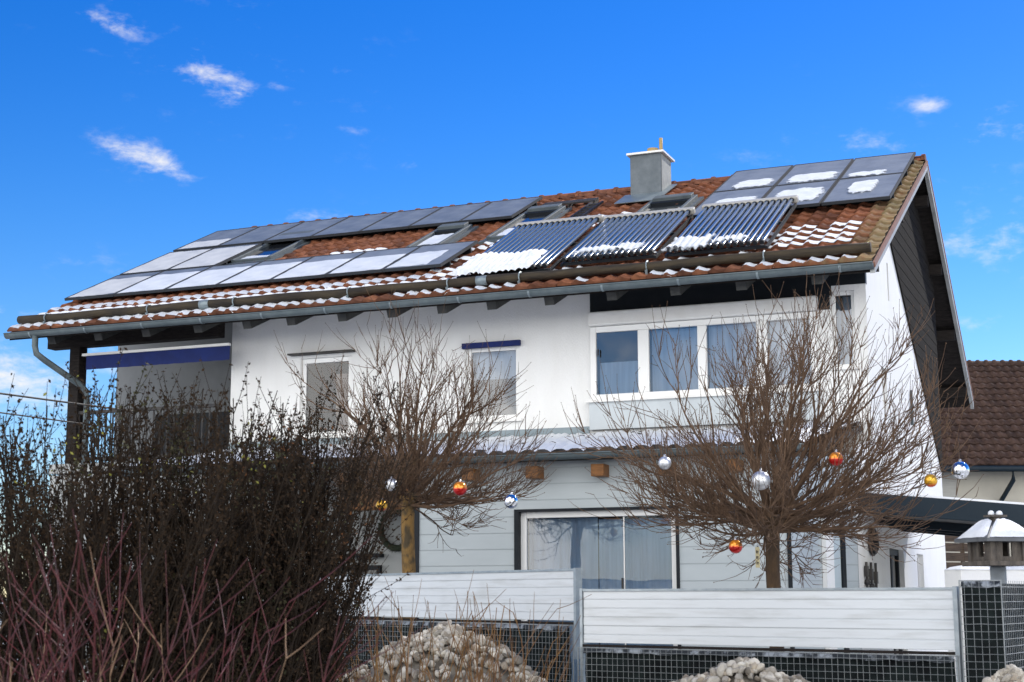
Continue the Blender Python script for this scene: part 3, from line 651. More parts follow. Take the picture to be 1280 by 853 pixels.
def slab(mb, frame, u0, u1, s0, s1, h, th, seed, wob=.05, sub=(14, 10), ragged=.0, hf=None):
    """a snow sheet with an uneven outline and rounded edges, on a sloping frame"""
    nu, ns = sub; i0 = len(mb.v)
    for k in range(ns + 1):
        for j in range(nu + 1):
            a, b = j / nu, k / ns
            wu = wob * noise.noise(Vector((b * 5 + seed, seed, 1.3))) ; ws = wob * 1.6 * noise.noise(Vector((a * 6 + seed, 7.7, seed)))
            wu2 = wob * noise.noise(Vector((b * 5 + seed, seed, 5.3))); ws2 = wob * 1.6 * noise.noise(Vector((a * 6 + seed, 2.7, seed)))
            u = u0 + wu + (u1 + wu2 - u0 - wu) * a; s = s0 + ws + (s1 + ws2 - s0 - ws) * b
            if ragged:
                ca, cb = abs(2 * a - 1), abs(2 * b - 1); u = (u0 + u1) / 2 + (u - (u0 + u1) / 2) * (1 - ragged * cb ** 4); s = (s0 + s1) / 2 + (s - (s0 + s1) / 2) * (1 - ragged * 1.2 * ca ** 4)
            ed = min(a, 1 - a, b, 1 - b) * 2; t = th * min(1, (max(0, ed) * 6) ** .5) * (.75 + .5 * noise.noise(Vector((u * 4, s * 4, seed))))
            mb.v.append(frame(u, s, h + (hf(u, s) if hf else 0) + t))
            mb.cov.append(min(1.0, max(0, ed) * 2.6))
    for k in range(ns):
        for j in range(nu):
            a = i0 + k * (nu + 1) + j; mb.f.append((a, a + 1, a + nu + 2, a + nu + 1))
for o_, (a, b, c, d), (f0, f1) in zip(sks, SKY, ((0, .12), (.1, .62), (.02, .30), (0, .12))):
    q = MB(); slab(q, RP, a + .1, b - .1, c + .09 + f0 * (d - c), c + .09 + f1 * (d - c), .075, .02, a, .03); q.build('snow', 'frost', o_, HB, smooth=True)

# roof step grates -------------------------------------------------------------
q = MB()
def rb(mb, a, b, c, d, e, f): mb.hexa([RP(a, c, e), RP(b, c, e), RP(b, d, e), RP(a, d, e)], [RP(a, c, f), RP(b, c, f), RP(b, d, f), RP(a, d, f)])
for k in range(3): rb(q, -6.45, -5.45, 5.68 + k * .085, 5.73 + k * .085, .10, .13)
for k in range(3): rb(q, -6.43 + k * .47, -6.40 + k * .47, 5.66, 5.92, .03, .10)
for k in range(2): rb(q, -5.50 + k * .2, -5.47 + k * .2, 3.9, 5.6, .08, .12)
for k in range(8): rb(q, -5.47, -5.30, 3.98 + k * .2, 4.02 + k * .2, .085, .115)
tag(q.build('roof_ladder', 'iron'), 'dark metal step grate and ladder on the tiles left of the chimney', 'roof ladder')

# ------------------------------------------------------------------ snow on the tiles (one thin broken layer per area)
def row_h(u, s):
    f = ((u + RL) / TW) % 1.0; r = (s / TR) % 1.0
    return .042 * (1 - r) + .004 * r + prof(f) + .004
def tile_snow(mask, th=.016):
    mb = MB(); rnd = random.Random(3)
    nt_ = round((RL - .02) / TW); sub = 4; cache = {}
    for r in range(NR):
        for c in range(nt_):
            uc = -RL + (c + .5) * TW; sc = r * TR + .15
            m_ = mask(uc, sc)
            if m_ <= 0: continue
            nse = .5 + .9 * noise.noise(Vector((uc * 1.7, sc * 2.3, 3.1))) + .5 * noise.noise(Vector((uc * 7, sc * 7, 9)))
            if nse > m_ + rnd.uniform(-.12, .12): continue
            a0 = .06 + rnd.uniform(-.03, .07); a1 = min(.97, .62 + .33 * m_ + rnd.uniform(-.2, .1))
            ss = [r * TR + TR * (a0 + (a1 - a0) * k / 3) for k in range(4)]
            l0 = rnd.uniform(-.0, .12) if m_ < .7 else -.02; l1 = 1 - (rnd.uniform(-.0, .16) if m_ < .7 else -.02)
            i0 = len(mb.v)
            for s_i, s in enumerate(ss):
                for k in range(sub + 1):
                    u = -RL + (c + l0 + (l1 - l0) * k / sub) * TW
                    s = ss[s_i] + TR * .16 * noise.noise(Vector((u * 9, s_i * .7 + r * 3.1, 5.5)))
                    edge = (s_i in (0, 3)) or (k in (0, sub) and m_ < .7)
                    mb.v.append(RP(u, s, row_h(u, min(s, (r + .999) * TR)) + (.003 if edge else th * (.7 + .6 * rnd.random()))))
                    mb.cov.append((.42 if s_i == 0 else .25) if (s_i in (0, 3)) else (.5 if edge else 1.0))
            for j in range(3):
                for k in range(sub):
                    a = i0 + j * (sub + 1) + k; mb.f.append((a, a + 1, a + sub + 2, a + sub + 1))
    return mb
def bump01(x, a, b, e): return max(0, min(1, (x - a) / e, (b - x) / e))
def mask_main(u, s):
    m = 0
    if .3 < s < 1.5: m = max(m, 1.05 * bump01(u, -13.7, -5.9, .35))          # above the log
    if s < .4: m = max(m, (.98 if u < -8.6 else .62) * (1 if u < -8 else .8))
    if .8 < s < 2.75: m = max(m, .95 * bump01(u, -6.95 + .0 * s, -5.35 + .02 * s, .25) * (1 if s < 2.3 else .6))
    if 2.4 < s < 3.4: m = max(m, .55 * bump01(u, -6.9, -6.1, .2))
    if 3.3 < s < 3.95: m = max(m, .85 * bump01(u, -9.9, -8.0, .4))
    if 3.9 < s < 4.7: m = max(m, .72 * bump01(u, -5.5, -4.3, .2))
    if 1.0 < s < 2.5: m = max(m, 1.1 * bump01(u, -2.0 + .25 * (s - 1), -.36, .16))
    if .5 < s < 1.15: m = max(m, .55 * bump01(u, -6, -1.2, .2))
    if 1.5 < s < 2.6: m = max(m, .35 * bump01(u, -3.4, -1.2, .3))
    return m
hpart(tile_snow(mask_main), 'roof_snow', 'tile_snow', True)['kind'] = 'stuff'

# ------------------------------------------------------------------ snow guard log
lg = thing('snow_guard', RP(-RL / 2, .45, .1), 'round weathered log held by brackets along the eave as a snow guard', 'snow guard')
LO = RP(-RL / 2, .45, .1); lm = MB(); pts = []
for k in range(41):
    u = -.06 - (RL - .12) * k / 40; pts.append(RP(u, .27 + .012 * math.sin(k * .5), .105 + .006 * math.sin(k * 1.3)))
lm.tube(pts, .066, 12); lm.build('log', 'log', lg, LO, smooth=True)
for u in (-13.05, -11.1, -9.55, -7.6, -6.0, -4.9, -3.05, -1.45):
    b = MB(); b.prism([RP(u, .16, .02), RP(u, .19, .02), RP(u, .19, .08), RP(u, .16, .08)], (.03, 0, 0))
    w = []
    for j in range(10):
        t = math.pi * 1.15 - j / 9 * math.pi * 1.5; w.append(RP(u + .015, .27 + .074 * math.cos(t), .105 + .074 * math.sin(t)))
    b.tube(w, .012, 5); b.build('bracket', 'zinc_pale', lg, LO)
for u in (-10.15, -5.55):
    b = MB(); b.tube([RP(u, .27, .105), RP(u + .16, .27, .105)], .072, 12); b.build('joint_sleeve', 'zinc_pale', lg, LO, smooth=True)

# ------------------------------------------------------------------ solar panels
PW = .985
def panel(u, s, w, h, lift, label, group, cell='pv', snow=(), smat='frost', tilt=0.0, name='solar_panel'):
    mw = RMAT.copy(); mw.translation = RP(u, s, lift)
    if tilt: mw = mw @ Matrix.Rotation(tilt, 4, 'X')
    o = thing(name, None, label, 'solar panel', group, mw)
    f = MB(); e = .022; t0, t1 = -.045, 0.0
    f.box((0, 0, t0), (w, e, t1)); f.box((0, h - e, t0), (w, h, t1)); f.box((0, e, t0), (e, h - e, t1)); f.box((w - e, e, t0), (w, h - e, t1))
    f.build('frame', 'pvframe', o)
    c = MB(); c.box((e, e, -.035), (w - e, h - e, -.006)); c.build('cells', cell, o)
    r = MB()
    for ry in (.22 * h, .78 * h): r = MB(); r.box((0.0, ry, -lift + .02), (w, ry + .04, -.047)); r.build('mounting_rail', 'black', o)
    fr = lambda a, b, c_: Vector((a, b, c_))
    for i, (a, b, c_, d, th) in enumerate(snow):
        q = MB(); slab(q, fr, a * w, b * w, c_ * h, d * h, -.004, th, u * 3.1 + i + s, (.03 if th < .018 else .045), (26, 16), .16 if th >= .018 else .02); q.build('snow', smat, o, smooth=True)
    return o
ords = ['leftmost', 'second from left', 'third from left', 'middle', 'third from right', 'second from right', 'rightmost']
lowdesc = ['solar panel at the left roof corner above the eave, whitened by old snow', 'second solar panel from the left roof corner in the row above the eave', 'third solar panel from the left in the row above the eave', 'middle solar panel of the seven in the row above the eave', 'solar panel third from the right end of the row above the eave', 'solar panel just left of the row end panel above the eave', 'right end panel of the eave row with bare right edge beside the half hidden skylight']
LS = [(.03, .98, .04, .80, .010), (.03, .97, .02, .80, .012), (.04, .97, .02, .80, .012), (.03, .97, .02, .78, .012), (.03, .97, .02, .72, .012), (.03, .97, .03, .68, .012), (.04, .72, .06, .66, .012)]
for i in range(7):
    panel(-13.52 + i * .992, 1.40, PW, 1.55, .16, lowdesc[i], 'solar panels in the lower row', 'pv_thin' if i > 1 else 'pv', [LS[i]], 'frost' if i else 'frost_dirty')
for i in range(2):
    panel(-13.52 + i * .992, 3.02, PW, 1.65, .16, ['left one of two snow whitened solar panels between the eave row and the ridge row', 'right one of two snow whitened solar panels beside the skylight'][i], 'snow whitened panels between the two rows', 'pv', [(.03, .97, .02, .97 if i == 0 else .93, .010)], 'frost_dirty')
updesc = ['solar panel at the left end of the ridge row with a faint frost film', 'second solar panel from the left end of the ridge row', 'third ridge row panel from the left, just above the leftmost skylight', 'middle panel of the ridge row, bare and dark blue', 'ridge row panel third from its right end', 'ridge row panel second from its right end', 'right end panel of the ridge row left of the chimney']
for i in range(7):
    panel(-13.52 + i * .98, 4.78, .972, 1.62, .17, updesc[i], 'solar panels in the ridge row', 'pv', [(.05, .95, .05, .4, .005)] if i == 0 else (), 'frost_dirty')
rdesc = ['lower left panel of the six by the gable with a wide snow patch', 'lower middle panel of the six by the gable with a large snow block', 'lower right panel of the six by the gable with a small rounded snow patch', 'upper left panel of the six by the gable, snow along its bottom edge', 'upper middle panel of the six by the gable, snow strip on its bottom edge', 'upper right panel of the six at the roof peak, thin snow wedge at its foot']
RS = [[(.22, .95, .12, .62, .02)], [(.14, .96, .12, .75, .022)], [(.26, .70, .25, .80, .022)], [(.25, .93, .02, .40, .02)], [(.10, .96, .02, .42, .02)], [(.08, .72, .02, .24, .018)]]
for r in range(2):
    for i in range(3):
        panel(-3.20 + i * 1.025, 3.22 + r * 1.83, 1.0, 1.80, .17, rdesc[r * 3 + i], 'solar panels by the gable', 'pv_thin', RS[r * 3 + i], 'thin_snow')

# ------------------------------------------------------------------ evacuated tube collectors
def collector(u, s, w, h, label, snow, n=15):
    mw = RMAT.copy(); mw.translation = RP(u, s, .14); mw = mw @ Matrix.Rotation(rad(2.2), 4, 'X')
    o = thing('tube_collector', None, label, 'solar collector', 'evacuated tube collectors', mw)
    m = MB(); m.box((-.02, h - .15, -.03), (w + .02, h - .02, .075)); m.build('manifold', 'manifold', o, bevel=.02)
    rnd = random.Random(int(abs(u) * 100))
    for k in range(n):
        x = .06 + (w - .12) * k / (n - 1)
        t = MB(); t.tube([(x, .05, .035), (x, .07, .035), (x, h - .19, .035)], .031, 10); o2 = t.build('tube', 'tube', o, smooth=True)
        c = MB(); c.tube([(x, h - .2, .035), (x, h - .155, .035)], .036, 8); c.build('collar', 'black', o2); c = MB(); c.tube([(x, .0, .035), (x, .06, .035)], .033, 8); c.build('tube_cap', 'black', o2)
    f = MB(); f.box((-.01, 0, -.06), (.025, h - .17, -.02)); f.box((w - .025, 0, -.06), (w + .01, h - .17, -.02)); f.box((0.03, .02, -.055), (w - .03, .07, -.015)); f.box((.03, h * .5, -.055), (w - .03, h * .5 + .04, -.015))
    f.build('frame', 'black', o)
    if snow:
        q = MB()
        hf = lambda a, b: .03 * abs(math.cos(math.pi * (a - .06) / ((w - .12) / (n - 1))))
        for (a, b, c_, d, th) in snow: slab(q, lambda x, y, z: Vector((x, y, z)), a * w, b * w, c_ * h, d * h, .028, th, u + a, .09, (60, 16), .0, hf)
        q.build('snow', 'snow' if u < -5 else 'thin_snow', o, smooth=True)
    return o
collector(-5.97, .55, 1.42, 2.75, 'left tube collector with thick snow over its lower third', [(-.02, .80, -.04, .30, .075)])
collector(-4.47, .82, 1.40, 2.42, 'middle tube collector with a thin snow roll near its foot', [(.10, .86, .06, .20, .05)])
collector(-2.93, .82, 1.42, 2.52, 'right tube collector below the gable panels with snow at its lower left', [(.0, .46, -.04, .20, .06), (.44, .82, .06, .16, .035)])

# ------------------------------------------------------------------ ground floor extension and lean-to roof (part of the house)
EY = 17.2
XR = -3.63; XL = -8.33
D0 = (-6.985, -4.945, .35, 2.61)
ex = MB()
wall_y(ex, XL, XR, 0, 3.2, EY, [D0], .12)
# chamfered side wall up to the rendered corner
ex.quad((XR, EY, 0), (XG - .003, gy, 0), (XG - .003, gy, 3.3), (XR, EY, 3.15))
ex.quad((XL, EY, 0), (XL, EY, 3.2), (XL, 19.2, 3.4), (XL, 19.2, 0))
cm = mat('cladding_boards', (.44, .485, .50), (.405, .45, .465), 1.2, .5, stretch=(1, 1, 4))
t = cm.node_tree; b = t.nodes['Principled BSDF']
co = t.nodes.new('ShaderNodeTexCoord'); sx = t.nodes.new('ShaderNodeSeparateXYZ'); t.links.new(co.outputs['Object'], sx.inputs[0])
fr_ = t.nodes.new('ShaderNodeMath'); fr_.operation = 'MODULO'; fr_.inputs[1].default_value = .195; t.links.new(sx.outputs[2], fr_.inputs[0])
rr_ = t.nodes.new('ShaderNodeMapRange'); rr_.inputs[1].default_value = 0; rr_.inputs[2].default_value = .014; t.links.new(fr_.outputs[0], rr_.inputs[0])
bp = t.nodes.new('ShaderNodeBump'); bp.inputs['Strength'].default_value = .8; bp.inputs['Distance'].default_value = .006
t.links.new(rr_.outputs[0], bp.inputs['Height']); t.links.new(bp.outputs[0], b.inputs['Normal'])
old = b.inputs['Base Color'].links[0].from_socket
mxx = t.nodes.new('ShaderNodeMix'); mxx.data_type = 'RGBA'; mxx.blend_type = 'MULTIPLY'
inv = t.nodes.new('ShaderNodeMapRange'); inv.inputs[1].default_value = 0; inv.inputs[2].default_value = .008; inv.inputs[3].default_value = .22; inv.inputs[4].default_value = 0
t.links.new(fr_.outputs[0], inv.inputs[0]); t.links.new(inv.outputs[0], mxx.inputs[0]); t.links.new(old, mxx.inputs[6]); mxx.inputs[7].default_value = (.2, .22, .24, 1)
t.links.new(mxx.outputs[2], b.inputs['Base Color'])
hpart(ex, 'cladding', cm)
# black corner strips
q = MB(); q.box((XR - .035, EY - .02, 0), (XR + .012, EY + .0, 3.15)); hpart(q, 'corner_strip', 'black'); q = MB(); q.box((XL - .012, EY - .02, 0), (XL + .06, EY - .001, 3.2)); hpart(q, 'corner_strip', 'black')
# sliding door
q = MB(); a, b_, c, d = D0
q.box((a - .005, EY - .018, c), (a + .05, EY + .06, d + .018)); q.box((b_ - .02, EY - .018, c), (b_ + .018, EY + .06, d + .018)); q.box((a + .05, EY - .018, d - .012), (b_ - .02, EY + .06, d + .018)); hpart(q, 'door_reveal', 'black')
sd = window(house, a + .05, b_ - .02, c, d - .012, EY + .005, HB, fr=.075, mull=(), sill=False, name='sliding_door', pane='glass_door',
            inner=[('curtain', a + .10, -5.99, .4, 2.52, .022), ('curtain', -5.985, b_ - .06, .4, 2.5, .022)])
q = MB(); q.box((a - .4, EY + .95, .2), (b_ + .4, EY + 1.0, 2.9)); q.box((a - .4, EY + .13, .2), (a - .38, EY + .95, 2.9)); q.box((b_ + .4, EY + .13, .2), (b_ + .42, EY + .95, 2.9)); q.box((a - .4, EY + .13, 2.88), (b_ + .4, EY + .95, 2.9)); q.box((a - .4, EY + .13, .2), (b_ + .4, EY + .95, .22)); hpart(q, 'interior', 'room')
q = MB(); q.box((-5.632, EY + .075, .42), (-5.618, EY + .10, 2.52)); q.build('sash_edge', 'trim', sd, HB)
q = MB(); q.box((-5.655, EY + .05, 1.55), (-5.635, EY + .072, 1.80)); q.build('handle', 'iron', sd, HB)
# side door in the chamfer wall
d0 = Vector((XR, EY, 0)); d1 = Vector((XG, gy, 0)); dd = (d1 - d0).normalized(); dn = Vector((dd.y, -dd.x, 0)); LL = (d1 - d0).length
def on_ch(px_):                                         # parameter along the chamfer wall at a bearing
    r = ray(px_, 690); A = r.x * dd.y - r.y * dd.x; tt = (d0.x * dd.y - d0.y * dd.x) / A; P = Vector((r.x * tt, r.y * tt, 0)); return (P - d0).dot(dd)
MC = Matrix(((dd.x, dn.x, 0, d0.x), (dd.y, dn.y, 0, d0.y), (0, 0, 1, 0), (0, 0, 0, 1)))
p1, p2, p3, p4 = on_ch(1027), on_ch(1036.5), on_ch(1047.5), on_ch(1052)
q = MB(); q.box((p1, .004, .3), (p2, .06, 2.52), MC); q.box((p2 + .004, .004, 2.44), (p3, .05, 2.52), MC); sdo = hpart(q, 'side_door', 'pvc')
q = MB(); q.box((p2 + .004, .006, .3), (p3, .03, 2.438), MC); q.build('leaf', 'clad', sdo, HB)
q = MB(); q.box((p3 + .003, .004, .3), (p4, .055, 2.52), MC); q.box((p2, .004, .3), (p2 + .003, .034, 2.438), MC); q.build('frame', 'black', sdo, HB)
# lean-to roof
LY0 = 16.93; LZ0 = 3.27; LY1 = FY - .02; LZ1 = 3.83; LX0, LX1 = ony(150, 572, 17.0).x, -3.28
LA = math.atan2(LZ1 - LZ0, LY1 - LY0); LUP = Vector((0, math.cos(LA), math.sin(LA))); LN = Vector((0, -math.sin(LA), math.cos(LA))); LSL = (LY1 - LY0) / math.cos(LA)
def LP(u, s, h=0.0): return Vector((u, LY0, LZ0)) + LUP * s + LN * h
LTW = (LX1 - LX0) / round((LX1 - LX0) / .205)
def prof2(f): return .022 * math.cos(2 * math.pi * f)
tile_obj('leanto_roof', 'tile_dark', house, HB, tile_field(LP, LX0, LX1 - .001, 9, LTW, LSL / 9, .03, prof2, sub=8))
q = MB(); q.prism([LP(LX0, .03, -.03), LP(LX0, LSL, -.03), LP(LX0, LSL, -.10), LP(LX0, .03, -.10)], (LX1 - LX0, 0, 0)); hpart(q, 'leanto_boarding', 'rafter')
ls = MB(); nu = 480; nsn = 24; i0 = 0; idx = {}
for k in range(nsn + 1):
    for j in range(nu + 1):
        u = LX0 + (LX1 - LX0) * j / nu; s = .16 + (LSL - .30) * k / nsn
        s += .07 * noise.noise(Vector((u * 3, 0, k * .1))) if k == 0 else 0
        f = ((u - LX0) / LTW) % 1; r = (s / (LSL / 9)) % 1
        h = .030 * (1 - r) + .004 * r + prof2(f)
        th = .020 + .030 * noise.noise(Vector((u * 2.2, s * 2.2, 4))) + .022 * noise.noise(Vector((u * 7, s * 7, 1)))
        if k == 0 : th = -.004
        if k == nsn: th = -.03
        idx[(k, j)] = len(ls.v); ls.v.append(LP(u, s, max(h + th, h * .6 + th + .006) if th > 0 else h + th))
for k in range(nsn):
    for j in range(nu): ls.f.append((idx[(k, j)], idx[(k, j + 1)], idx[(k + 1, j + 1)], idx[(k + 1, j)]))
hpart(ls, 'leanto_snow', 'snow', True)
q = MB(); q.box((-13.07, FY - .03, 3.86), (-7.09, FY + .0, 3.96)); hpart(q, 'wall_flashing', 'zinc_pale')
q = MB(); i0 = 0; gc2 = Vector((0, LY0 - .05, LZ0 - .02)); xs2 = [LX0 + (LX1 - LX0 + .05) * k / 30 for k in range(31)]
for x in xs2:
    for j in range(NA):
        t_ = math.pi + math.pi * j / (NA - 1); q.v.append(Vector((x, gc2.y + math.cos(t_) * .065, gc2.z + math.sin(t_) * .065)))
for k in range(30):
    for j in range(NA - 1): a_ = k * NA + j; q.f.append((a_, a_ + 1, a_ + NA + 1, a_ + NA))
q.tube([(LX0, gc2.y - .065, gc2.z + .002), (LX1 + .05, gc2.y - .065, gc2.z + .002)], .01, 6)
q.f.append(tuple(30 * NA + j for j in range(NA)))
hpart(q, 'leanto_gutter', 'zinc', True)
for x in (-6.76, -5.93, -5.1, -4.3, -7.6, -8.45, -9.3):
    q = MB(); q.box((x, EY - .22, 2.985), (x + .16, EY - .004, 3.13)); hpart(q, 'beam_end', 'orange_wood', bevel=.008)
# porch area left of the extension
q = MB(); q.quad((-15.6, 19.2, 0), (XL, 19.2, 0), (XL, 19.2, 3.45), (-15.6, 19.2, 3.45)); hpart(q, 'porch_wall', 'plaster_grey')
q = MB(); xw0, xw1 = ony(400, 690, 19.15).x, ony(476, 690, 19.15).x
q.box((xw0, 19.13, .9), (xw1, 19.19, 2.02)); hw = hpart(q, 'porch_window', 'black')
q = MB(); q.quad((xw0 + .06, 19.126, .96), (xw1 - .05, 19.126, .96), (xw1 - .05, 19.126, 1.95), (xw0 + .06, 19.126, 1.95)); q.build('pane', 'skyglass', hw, HB)
q = MB(); q.box((xw0, 19.05, 2.13), (xw1 + .03, 19.19, 2.18)); hpart(q, 'porch_shelf', 'black')
q = MB(); za = ony(480, 625, 18.0).z; q.box((ony(430, 625, 17.9).x, 17.82, za - .14), (ony(506, 625, 17.9).x, 17.98, za + .14)); hpart(q, 'porch_beam', 'orange_wood', bevel=.01)
# wreath on the porch wall
wc = ony(497, 662, 19.1); wr = MB()
pts = [(wc.x + .26 * math.cos(a / 24 * 2 * math.pi), wc.y, wc.z + .26 * math.sin(a / 24 * 2 * math.pi)) for a in range(25)]
wr.tube(pts, .045, 8); rw = random.Random(5)
for k in range(260):
    a = rw.uniform(0, 2 * math.pi); c = Vector((wc.x + .26 * math.cos(a), wc.y, wc.z + .26 * math.sin(a))); d = Vector((rw.uniform(-1, 1), rw.uniform(-1, .2), rw.uniform(-1, 1))).normalized()
    e = d.orthogonal().normalized() * .012; wr.quad(c + e, c - e, c + d * .09)
tag(wr.build('wreath', 'wreath', None, None), 'dark evergreen wreath hanging on the grey porch wall', 'wreath')

# ------------------------------------------------------------------ carport roof at the gable
cp = thing('carport', (XG + 2, 21, 0), 'flat dark grey metal carport roof against the white gable wall', 'carport')
CO = Vector((XG + 2, 21, 0))
cy0, cy1 = 19.0, 23.5
z_a = 2.60; fall = -.105
xr_ = 1.9
def cpz(x, base): return base + fall * (x - XG)
q = MB(); q.hexa([(XG + .004, cy0, cpz(XG, z_a)), (xr_, cy0, cpz(xr_, z_a)), (xr_, cy1, cpz(xr_, z_a)), (XG + .004, cy1, cpz(XG, z_a))],
                 [(XG + .004, cy0, cpz(XG, z_a) + .10), (xr_, cy0, cpz(xr_, z_a) + .10), (xr_, cy1, cpz(xr_, z_a) + .10), (XG + .004, cy1, cpz(XG, z_a) + .10)])
q.build('deck', 'black', cp, CO)
q = MB()
zt = onx(1100, 620, XG).z
for (ya, yb, h) in ((cy0 - .06, cy0 - .002, .24),):
    q.hexa([(XG + .004, ya, cpz(XG, z_a)), (xr_, ya, cpz(xr_, z_a)), (xr_, yb, cpz(xr_, z_a)), (XG + .004, yb, cpz(XG, z_a))],
           [(XG + .004, ya, cpz(XG, z_a) + h), (xr_, ya, cpz(xr_, z_a) + h), (xr_, yb, cpz(xr_, z_a) + h), (XG + .004, yb, cpz(XG, z_a) + h)])
q.build('fascia', 'anthracite', cp, CO, bevel=.01)
q = MB(); q.hexa([(XG + .01, cy0 - .05, cpz(XG, z_a) + .245), (xr_, cy0 - .05, cpz(xr_, z_a) + .245), (xr_, cy0 + .06, cpz(xr_, z_a) + .245), (XG + .01, cy0 + .06, cpz(XG, z_a) + .245)],
               [(XG + .01, cy0 - .045, cpz(XG, z_a) + .27), (xr_, cy0 - .045, cpz(xr_, z_a) + .27), (xr_, cy0 + .06, cpz(xr_, z_a) + .27), (XG + .01, cy0 + .06, cpz(XG, z_a) + .27)])
q.build('snow', 'snow', cp, CO)
for y in (20.2, 21.4, 22.6):
    q = MB(); q.hexa([(XG + .01, y, cpz(XG, z_a) - .10), (xr_, y, cpz(xr_, z_a) - .10), (xr_, y + .08, cpz(xr_, z_a) - .10), (XG + .01, y + .08, cpz(XG, z_a) - .10)],
                     [(XG + .01, y, cpz(XG, z_a) - .003), (xr_, y, cpz(xr_, z_a) - .003), (xr_, y + .08, cpz(xr_, z_a) - .003), (XG + .01, y + .08, cpz(XG, z_a) - .003)])
    q.build('joist', 'anthracite', cp, CO)
for (x, y) in ((1.75, 19.15), (1.75, 23.3)):
    q = MB(); q.box((x, y, 0), (x + .1, y + .1, cpz(x, z_a) - .11)); q.build('post', 'anthracite', cp, CO)
# iron ornaments on the gable wall under the carport
q = MB(); cyo, czo = 19.85, 2.27
q.tube([(XG + .025, cyo + .26 * math.cos(a / 24 * 2 * math.pi), czo + .17 * math.sin(a / 24 * 2 * math.pi)) for a in range(25)], .02, 6)
q.tube([(XG + .03, cyo + .06 + .13 * math.cos(a / 16 * 2 * math.pi), czo + .12 * math.sin(a / 16 * 2 * math.pi)) for a in range(17)], .05, 6)
tag(q.build('wall_plaque', 'iron'), 'round dark metal ornament on the white wall under the carport', 'wall ornament')
for i, y in enumerate((19.27, 19.62, 19.98)):
    q = MB(); q.tube([(XG + .03, y, 2.0), (XG + .03, y, 1.1)], .018, 6); q.box((XG + .01, y - .05, 1.82 - .04 * i), (XG + .05, y + .05, 1.95 - .03 * i)); q.sphere((XG + .03, y, 1.75 - .05 * i), .04, 8, 6)
    tag(q.build('wall_rod', 'iron'), ['dark iron rod ornament nearest the wall corner under the carport', 'middle one of three dark iron rod ornaments under the carport', 'dark iron rod ornament nearest the side door under the carport'][i], 'wall ornament', 'iron rods on the side wall')

# ------------------------------------------------------------------ neighbour house
NB = at(1240, 700, 36); NB.z = 0
nh = thing('house', NB, 'neighbouring cream house with a brown tiled roof behind the gable', 'house')
ne0, ne1 = at(1165, 585, 36), at(1420, 584, 36)
nd = (ne1 - ne0); nd.z = 0; nd.normalize(); nin = Vector((-nd.y, nd.x, 0))
nz0 = 4.62; NPW = rad(38)
nup = nin * math.cos(NPW) + Vector((0, 0, math.sin(NPW))); nno = -nin * math.sin(NPW) + Vector((0, 0, math.cos(NPW)))
norg = Vector((ne0.x, ne0.y, nz0)) - nd * 4
def NP(u, s, h=0.0): return norg + nd * u + nup * s + nno * h
tile_obj('roof', 'tile_brown', nh, NB, tile_field(NP, 0, 14, 17, .22, .297, .032, prof, sub=5))
nw = MB(); o1 = norg + nin * .6; o1.z = 0
p0, p1_ = o1 + nd * .2, o1 + nd * 13.8
nw.prism([p0, p1_, p1_ + nin * 7, p0 + nin * 7], (0, 0, nz0 + .3)); nw.build('wall', 'neighwall', nh, NB)
q = MB(); q.prism([NP(0, 0, -.02), NP(0, 14 * .36, -.02), NP(0, 14 * .36, -.14), NP(0, 0, -.14)], nd * 14); q.build('roof_boarding', 'darkwood', nh, NB)
q = MB(); q.tube([NP(0, -.06, -.06), NP(14, -.06, -.06)], .075, 8); q.build('gutter', 'anthracite', nh, NB, smooth=True)
r1 = at(1266, 590, 36) ; q = MB(); pz = nz0 - .05
gp = norg + nd * ((r1 - norg).dot(nd)); base = Vector((gp.x, gp.y, 0)) + nin * .5
q.tube([(gp.x, gp.y, pz), (gp.x, gp.y, pz - .3), tuple(base + Vector((0, 0, pz - .75)) - nd * .15), tuple(base + Vector((0, 0, pz - 1.0)) - nd * .2), tuple(base - nd * .2)], .055, 8); q.build('downpipe', 'anthracite', nh, NB, smooth=True)
sw0 = at(1181, 605, 36.5); u_ = (sw0 - o1).dot(nd); q = MB()
pA = o1 + nd * (u_ - .35); pB = o1 + nd * (u_ + .30)
q.hexa([pA - nin * .04 + Vector((0, 0, 3.9)), pB - nin * .04 + Vector((0, 0, 3.9)), pB + Vector((0, 0, 3.9)), pA + Vector((0, 0, 3.9))], [pA - nin * .04 + Vector((0, 0, 4.5)), pB - nin * .04 + Vector((0, 0, 4.5)), pB + Vector((0, 0, 4.5)), pA + Vector((0, 0, 4.5))])
wn_ = q.build('window', 'shutter', nh, NB)
q = MB(); q.hexa([pA - nin * .05 + Vector((0, 0, 3.4)), pB - nin * .05 + Vector((0, 0, 3.4)), pB + Vector((0, 0, 3.4)), pA + Vector((0, 0, 3.4))], [pA - nin * .05 + Vector((0, 0, 3.88)), pB - nin * .05 + Vector((0, 0, 3.88)), pB + Vector((0, 0, 3.88)), pA + Vector((0, 0, 3.88))]); q.build('pane', 'skyglass', wn_, NB)
